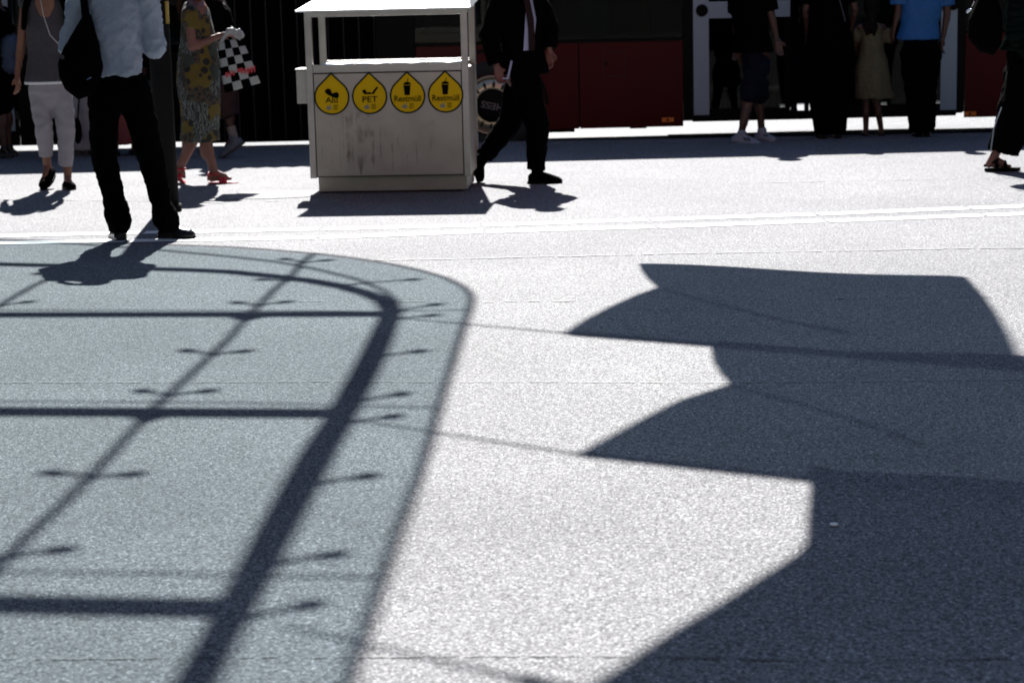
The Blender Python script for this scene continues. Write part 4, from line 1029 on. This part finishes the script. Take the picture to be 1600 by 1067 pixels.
# --- man in black suit
base = G(815, 285); Ys = G(848, 286).y+.05
r = person('man in black suit and dark tie striding right past the steel bin, holding a paper', base)
J = joints(base, 1.80, Rt, dict(hipA=(812, 122, .08), hipB=(820, 122, -.08), knA=(798, 190, .09), knB=(840, 198, -.09), anA=(752, 250, .09), anB=(838, 267, -.09), waist=(816, 78), chest=(812, 20), neck=(810, -50), head=(820, -68),
    shA=(832, -14, .12), shB=(786, -14, -.10), elA=(858, 40, .1), elB=(764, 58, -.14), wrA=(858, 78, .04), wrB=(776, 103, -.16), toeA=(752, 274, .09), heelA=(744, 252, .09), toeB=(869, 280, -.09), heelB=(834, 278, -.09)), Y=Ys)
body(J, r, 'skin2', curl=.7, handdirs={'B': (.25, 0, -1), 'A': (0.0, 0, -1)}, feet=False); hair(J, r, 'hair_dark')
trousers(J, r, 'cl_black', rt=.118, rk=.094, rh=.072, hemA=(756, 246, .09), hemB=(837, 266, -.09), amp=.010)
top(J, r, 'cl_black', name='jacket', w=1.12, hem=V(818, 116, Ys), sleeve=.97, rs=.085, rw=.064, hemw=.2, hemd=.16, amp=.010)
bm = BM(); ys = Ys-.19
for pts in (((818, 80), (833, 78), (838, 30), (833, -10), (818, -40), (812, -40), (822, 10)),):
    P5 = [V(x, y, ys) for x, y in pts]; ring_surface(bm, [P5, [q+Vector((0, .06, 0)) for q in P5]])
obj('shirt_front', bm, 'shirt_collar', r)
bm = BM(); P5 = [V(x, y, ys-.008) for x, y in ((826, 80), (837, 80), (834, 30), (826, -10), (818, -35), (814, -35), (820, 10), (825, 45))]; ring_surface(bm, [P5, [q+Vector((0, .006, 0)) for q in P5]]); obj('tie', bm, 'tie', r)
bm = BM(); P5 = [V(x, y, ys-.012) for x, y in ((834, 82), (846, 84), (846, 30), (838, 0), (826, -44), (820, -44), (830, -10), (838, 30), (840, 55))]; ring_surface(bm, [P5, [q+Vector((0, .05, 0)) for q in P5]]); obj('lapel', bm, 'cl_black', r)
for s in 'AB': shoe(J, r, s, 'cl_black')
pp = thing('folded_paper', 'thin white folded paper held by the man in the black suit', 'paper', V(795, 120, Ys-.17))
bm = BM(); P6 = [V(x, y, Ys-.20) for x, y in ((798, 95), (801, 96), (795, 124), (785, 124), (785, 122), (792, 122))]; ring_surface(bm, [P6, [q+Vector((0, .004, 0)) for q in P6]]); obj('sheet', bm, 'shirt_collar', pp)

# --- man with white shoes near the bus door
base = G(1168, 222)
r = person('man in dark T-shirt and navy shorts with white striped shoes beside the bus door', base)
J = joints(base, 1.80, nv(1, -.25), dict(hipA=(1176, 100, .06), hipB=(1186, 100, -.06), knA=(1186, 146, .1), knB=(1172, 146, -.05), anA=(1190, 206, .12), anB=(1158, 210, -.05), waist=(1178, 66), chest=(1172, 20), neck=(1170, -50), head=(1172, -72),
    shA=(1150, -18, .1), shB=(1196, -14, -.1), elA=(1150, 30, .12), elB=(1206, 26, -.12), wrA=(1150, 70, .1), wrB=(1214, 62, -.1), toeA=(1206, 216, .02), heelA=(1186, 214, .14), toeB=(1182, 222, -.14), heelB=(1151, 217, -.03)))
body(J, r, 'skin3', curl=.5, vox=.011, feet=False); hair(J, r, 'hair_dark', 0)
trousers(J, r, 'cl_navy', name='shorts', rt=.11, rk=.10, rh=.095, hemA=(1186, 144, .1), hemB=(1174, 144, -.05), amp=.014)
top(J, r, 'cl_black', w=1.1, hem=V(1176, 82, J['Y']), sleeve=.4, rs=.08, hemw=.19, hemd=.15)
for s in 'AB':
    so = shoe(J, r, s, 'shoe_white', sole='shoe_white')
    k = 1; d = (J['toe'+s]-J['heel'+s]).normalized(); bm = BM()
    for t in (.38, .5, .62):
        c = J['heel'+s].lerp(J['toe'+s], t)+Vector((0, -.05, 0)); a = c+UP*.03-d*.01; b = c-UP*.02+d*.012; tube(bm, [a, b], .006, 6)
    obj('stripe', bm, 'cl_black', so)
bm = BM(); tube(bm, [J['wrB']+Vector((.03*math.cos(q), .03*math.sin(q), .0)) for q in [2*math.pi*i/16 for i in range(17)]], .008, 6); obj('wristwatch', bm, 'cl_grey', r)
# tattooed shin
bm = BM(); caps(bm, J['knB'].lerp(J['anB'], .1), J['knB'].lerp(J['anB'], .75), .0565, .043); organic('tattoo', bm, 'tattoo', r, .01, 1)

# --- person in long black clothes
base = G(1298, 216)
r = person('person in long loose black clothes waiting at the bus, left of the girl', base)
J = joints(base, 1.74, A_, dict(shA=(1270, -22), shB=(1324, -22), elA=(1258, 16), elB=(1336, 14), wrA=(1262, 50, .1), wrB=(1330, 44, .1), knA=(1288, 140), knB=(1306, 140), anA=(1284, 208), anB=(1310, 208)))
body(J, r, 'skin3', vox=.012); hair(J, r, 'hair_dark', .1)
bm = BM(); Yp = J['Y']; ns = []
for x0, x1, y, dp in ((1274, 1320, 209, .14), (1265, 1327, 150, .2), (1258, 1334, 100, .2), (1262, 1330, 60, .18), (1266, 1326, 20, .16), (1268, 1324, -15, .14), (1285, 1307, -30, .08)):
    a = V(x0, y, Yp); b = V(x1, y, Yp); ns.append(((a+b)/2, (b-a).length/2, dp))
loft(bm, ns, Rt, A_); caps(bm, J['shA'], J['shA'].lerp(J['elA'], .5), .07, .07); caps(bm, J['shB'], J['shB'].lerp(J['elB'], .5), .07, .07)
organic('dress', bm, 'cl_black', r, .014, 2, .02, 6, .3)
for s in 'AB': shoe(J, r, s, 'shoe_black', low=True)
bm = BM(); tube(bm, [V(1306, -20, Yp-.2), V(1314, 8, Yp-.215), V(1321, 34, Yp-.215)], .006, 6); obj('bag_strap', bm, 'cl_grey', r)

# --- girl in cream dress
base = G(1364, 213)
r = person('girl with long dark hair in a cream short-sleeved dress beside the blue-shirted man', base)
J = joints(base, 1.34, A_, dict(shA=(1344, 44), shB=(1379, 44), elA=(1336, 72, .05), elB=(1392, 66), wrA=(1342, 92, .15), wrB=(1398, 40), knA=(1353, 160), knB=(1370, 160), anA=(1353, 206), anB=(1377, 204), neck=(1362, 36), head=(1362, 13), chest=(1361, 62), waist=(1361, 86)))
body(J, r, 'skin3', vox=.009)
bm = BM(); Yp = J['Y']; hd = J['head']
ell(bm, hd+UP*.02, .08, .095, .10); caps(bm, hd-Vector((0, .04, .02)), V(1360, 46, Yp-.09), .065, .045); caps(bm, V(1352, 40, Yp-.09), V(1355, 54, Yp-.1), .03, .014); caps(bm, V(1367, 40, Yp-.09), V(1366, 55, Yp-.1), .03, .014)
organic('hair', bm, 'hair_dark', r, .009, 1, .008, 30)
bm = BM(); ns = []
for x0, x1, y, dp in ((1336, 1399, 154, .17), (1335, 1393, 138, .165), (1336, 1390, 115, .15), (1341, 1386, 95, .13), (1344, 1382, 82, .11), (1342, 1381, 60, .105), (1341, 1380, 44, .10), (1350, 1374, 37, .07)):
    a = V(x0, y, Yp); b = V(x1, y, Yp); ns.append(((a+b)/2, (b-a).length/2, dp))
loft(bm, ns, Rt, A_); ell(bm, V(1386, 56, Yp), .062, .06, .08); ell(bm, V(1338, 56, Yp+.02), .035, .06, .075)
organic('dress', bm, 'cl_cream', r, .009, 2, .016, 11, .35)
for s in 'AB': shoe(J, r, s, 'shoe_black', low=True)

# --- man in blue shirt
base = G(1440, 214)
r = person('man in bright blue shirt and black trousers standing with his back turned at the bus', base)
J = joints(base, 1.82, A_, dict(shA=(1406, -24), shB=(1474, -24), elA=(1404, 20), elB=(1480, 22), wrA=(1398, 40), wrB=(1474, 58), knA=(1432, 140), knB=(1444, 140), anA=(1436, 207), anB=(1446, 207), waist=(1440, 48), chest=(1440, 10), neck=(1440, -40), head=(1440, -66), hipA=(1428, 86), hipB=(1450, 86)))
body(J, r, 'skin3', vox=.012); hair(J, r, 'hair_dark')
trousers(J, r, 'cl_black', rt=.13, rk=.11, rh=.09, amp=.012)
top(J, r, 'cl_blue', w=1.12, hem=V(1434, 62, J['Y']), sleeve=.36, rs=.08, hemw=.178, hemd=.14, amp=.010)
for s in 'AB': shoe(J, r, s, 'shoe_black')

# --- person at the right edge
base = G(1600, 270)
r = person('person in wide black trousers and black sandals at the right edge, with green knitted jumper', base)
J = joints(base, 1.70, Rt, dict(hipA=(1595, 118, .09), hipB=(1598, 118, -.09), knA=(1625, 200, .09), knB=(1580, 200, -.09), anA=(1650, 262, .09), anB=(1551, 248, -.09), waist=(1596, 78), chest=(1596, 30), neck=(1596, -20), head=(1604, -45),
    shA=(1590, 0, .16), shB=(1590, 0, -.16), elA=(1586, 55, .2), elB=(1584, 52, -.2), wrA=(1610, 90, .15), wrB=(1608, 88, -.15), heelB=(1545, 257, -.09), toeB=(1578, 260, -.09)), Y=G(1562, 268).y+.09)
body(J, r, 'skin2'); hair(J, r, 'hair_dark', .1)
trousers(J, r, 'cl_black', rt=.14, rk=.14, rh=.13, hemB=(1568, 239, -.09), hemA=(1645, 236, .09), amp=.016, zs=.5)
bm = BM(); tube(bm, [V(1565, 168, J['Y']-.22), V(1553, 200, J['Y']-.22), V(1548, 238, J['Y']-.21)], .004, 6); obj('side_piping', bm, 'bar_grey', r)
top(J, r, 'cl_knit', name='jumper', w=1.1, hem=V(1597, 78, J['Y']), sleeve=.97, rs=.08, rw=.06, hemw=.17, hemd=.17)
for s in 'B':
    an, toe, heel = J['an'+s], J['toe'+s], J['heel'+s]; d = Rt; pts = [heel+Vector((-.035, 0, -.03))+d*(.29*(.5-.5*math.cos(q)))+A_*.046*math.sin(q) for q in [2*math.pi*i/24 for i in range(24)]]
    bm = BM(); ring_surface(bm, [pts, [q-UP*.025 for q in pts]]); sn = obj('sandal', bm, 'black', r)
    bm = BM()
    for t in (.35, .75):
        c = heel.lerp(toe, t); caps(bm, c-A_*.05-UP*.03, c+UP*.03, .016, .018); caps(bm, c+UP*.03, c+A_*.05-UP*.03, .018, .016)
    caps(bm, heel+Vector((-.03, 0, -.01)), an+Vector((.03, -.03, -.01)), .014, .014); caps(bm, heel+Vector((-.03, 0, -.01)), an+Vector((.03, .03, -.01)), .014, .014)
    organic('strap', bm, 'black', sn, .008, 1)
hb = thing('handbag', 'black handbag with a bright metal ring carried by the person at the right edge', 'bag', V(1545, 45, base.y))
bm = BM(); out = [(1530, -10), (1513, 30), (1512, 60), (1530, 82), (1552, 88), (1565, 70), (1566, 20), (1556, -12)]; P7 = [V(x, y, J['Y']-.1) for x, y in out]; cc = V(1542, 40, J['Y']-.1)
ring_surface(bm, [[cc+(p-cc)*s_+Vector((0, o_, 0)) for p in P7] for o_, s_ in ((-.08, .6), (-.05, .92), (0, 1), (.05, .9))]); organic('bag_body', bm, 'cl_black', hb, .012, 2)
bm = BM(); caps(bm, V(1512, 19, J['Y']-.15), V(1517, 15, J['Y']-.15), .012, .010); caps(bm, V(1519, 10, J['Y']-.15), V(1522, 3, J['Y']-.15), .004, .004); obj('buckle', bm, 'metal_bright', hb, True)

# --- background people on the left
base = G(12, 246)
r = person('person in dark clothes with a blue backpack, half hidden behind the woman in grey', base)
J = joints(base, 1.72, Lf, dict()); body(J, r, 'skin3', vox=.013); hair(J, r, 'hair_dark')
trousers(J, r, 'cl_black', name='shorts', hemf=.0, rt=.10, rk=.09, rh=.09); top(J, r, 'cl_black', w=1.05, sleeve=.4); [shoe(J, r, s, 'shoe_black') for s in 'AB']
bk_ = thing('backpack', 'faded blue backpack worn by the person at the left edge', 'backpack', V(12, 90, J['Y']))
bm = BM(); c = V(16, 78, J['Y']-.05); ell(bm, c, .10, .15, .17); ell(bm, c-UP*.14, .11, .15, .10); organic('bag_body', bm, 'denim', bk_, .012, 2, .02, 9)
bm = BM(); c2 = V(10, 45, J['Y']-.08); ell(bm, c2, .09, .13, .06); organic('flap', bm, 'cl_black', bk_, .012, 1, .015, 12)

base = G(128, 243)
r = person('person in off-white trousers walking behind the woman in grey', base)
J = joints(base, 1.70, nv(.4, 1), dict(knA=(124, 190), knB=(136, 190), anA=(122, 236), anB=(134, 236))); body(J, r, 'skin3', vox=.013); hair(J, r, 'hair_dark', .05)
trousers(J, r, 'cl_white', rt=.09, rk=.075, rh=.075); top(J, r, 'cl_black', sleeve=.95); [shoe(J, r, s, 'cl_grey') for s in 'AB']
tb = thing('shoulder_bag', 'dark cloth bag hanging in front of the off-white trousers', 'bag', V(121, 205, J['Y']-.15))
bm = BM(); ell(bm, V(121, 205, J['Y']-.17), .045, .03, .13); tube(bm, [V(121, 190, J['Y']-.17), V(126, 120, J['Y']-.15)], .012, 6); organic('bag_body', bm, 'cl_black', tb, .01, 1)

base = G(196, 243)
r = person('person in a coral skirt, glimpsed between the legs of the man in the pale shirt', base)
J = joints(base, 1.66, nv(-.3, 1), dict()); body(J, r, 'skin3', vox=.013); hair(J, r, 'hair_dark', .1); top(J, r, 'cl_black', sleeve=.95)
bm = BM(); hp = (J['hipA']+J['hipB'])/2; loft(bm, [(V(196, 224, J['Y']), .13, .13), (V(194, 195, J['Y']), .2, .16), (hp, .19, .14), (J['waist'], .14, .11)], J['lat'], J['fw']); organic('skirt', bm, 'cl_coral', r, .013, 2, .02, 7, .4)
for s in 'AB': shoe(J, r, s, 'shoe_black', low=True)

base = G(352, 246)
r = person('person in dark red shorts and grey trainers walking left behind the checked bag', base)
J = joints(base, 1.74, Lf, dict(hipA=(352, 110, .06), hipB=(356, 110, -.06), knA=(340, 165, .06), knB=(352, 168, -.06), anA=(322, 236, .08), anB=(365, 214, -.06), toeB=(347, 240, -.06), heelB=(372, 222, -.06), toeA=(305, 244, .08), heelA=(328, 243, .08)))
body(J, r, 'skin3', vox=.012); hair(J, r, 'hair_dark')
trousers(J, r, 'cl_dred', name='shorts', rt=.12, rk=.12, rh=.12, hemA=(342, 176, .06), hemB=(356, 182, -.06)); top(J, r, 'cl_black', w=1.1, sleeve=.4, hem=V(356, 108, J['Y']))
bm = BM(); caps(bm, J['knB'].lerp(J['anB'], .72), J['anB'], .046, .042); organic('sock', bm, 'sock', r, .008, 1)
for s in 'AB': shoe(J, r, s, 'shoe_grey', sole='cl_grey')

# --- passengers inside the bus
for px, lab, yoff in ((1226, 'passenger in dark clothes standing inside the open bus doorway, legs against the lit gap', 1.2), (612, 'passenger in dark top seen through the bin opening behind the bus glass', .9)):
    q = V(px, 160, YB+yoff); base = Vector((q.x, YB+yoff, .1 if px > 1000 else .36))
    r = person(lab, base); J = joints(base, 1.7, nv(-.3, -1)); body(J, r, 'skin3', vox=.013); hair(J, r, 'hair_dark')
    trousers(J, r, 'cl_navy'); top(J, r, 'cl_black', sleeve=.4); [shoe(J, r, s, 'shoe_black') for s in 'AB']
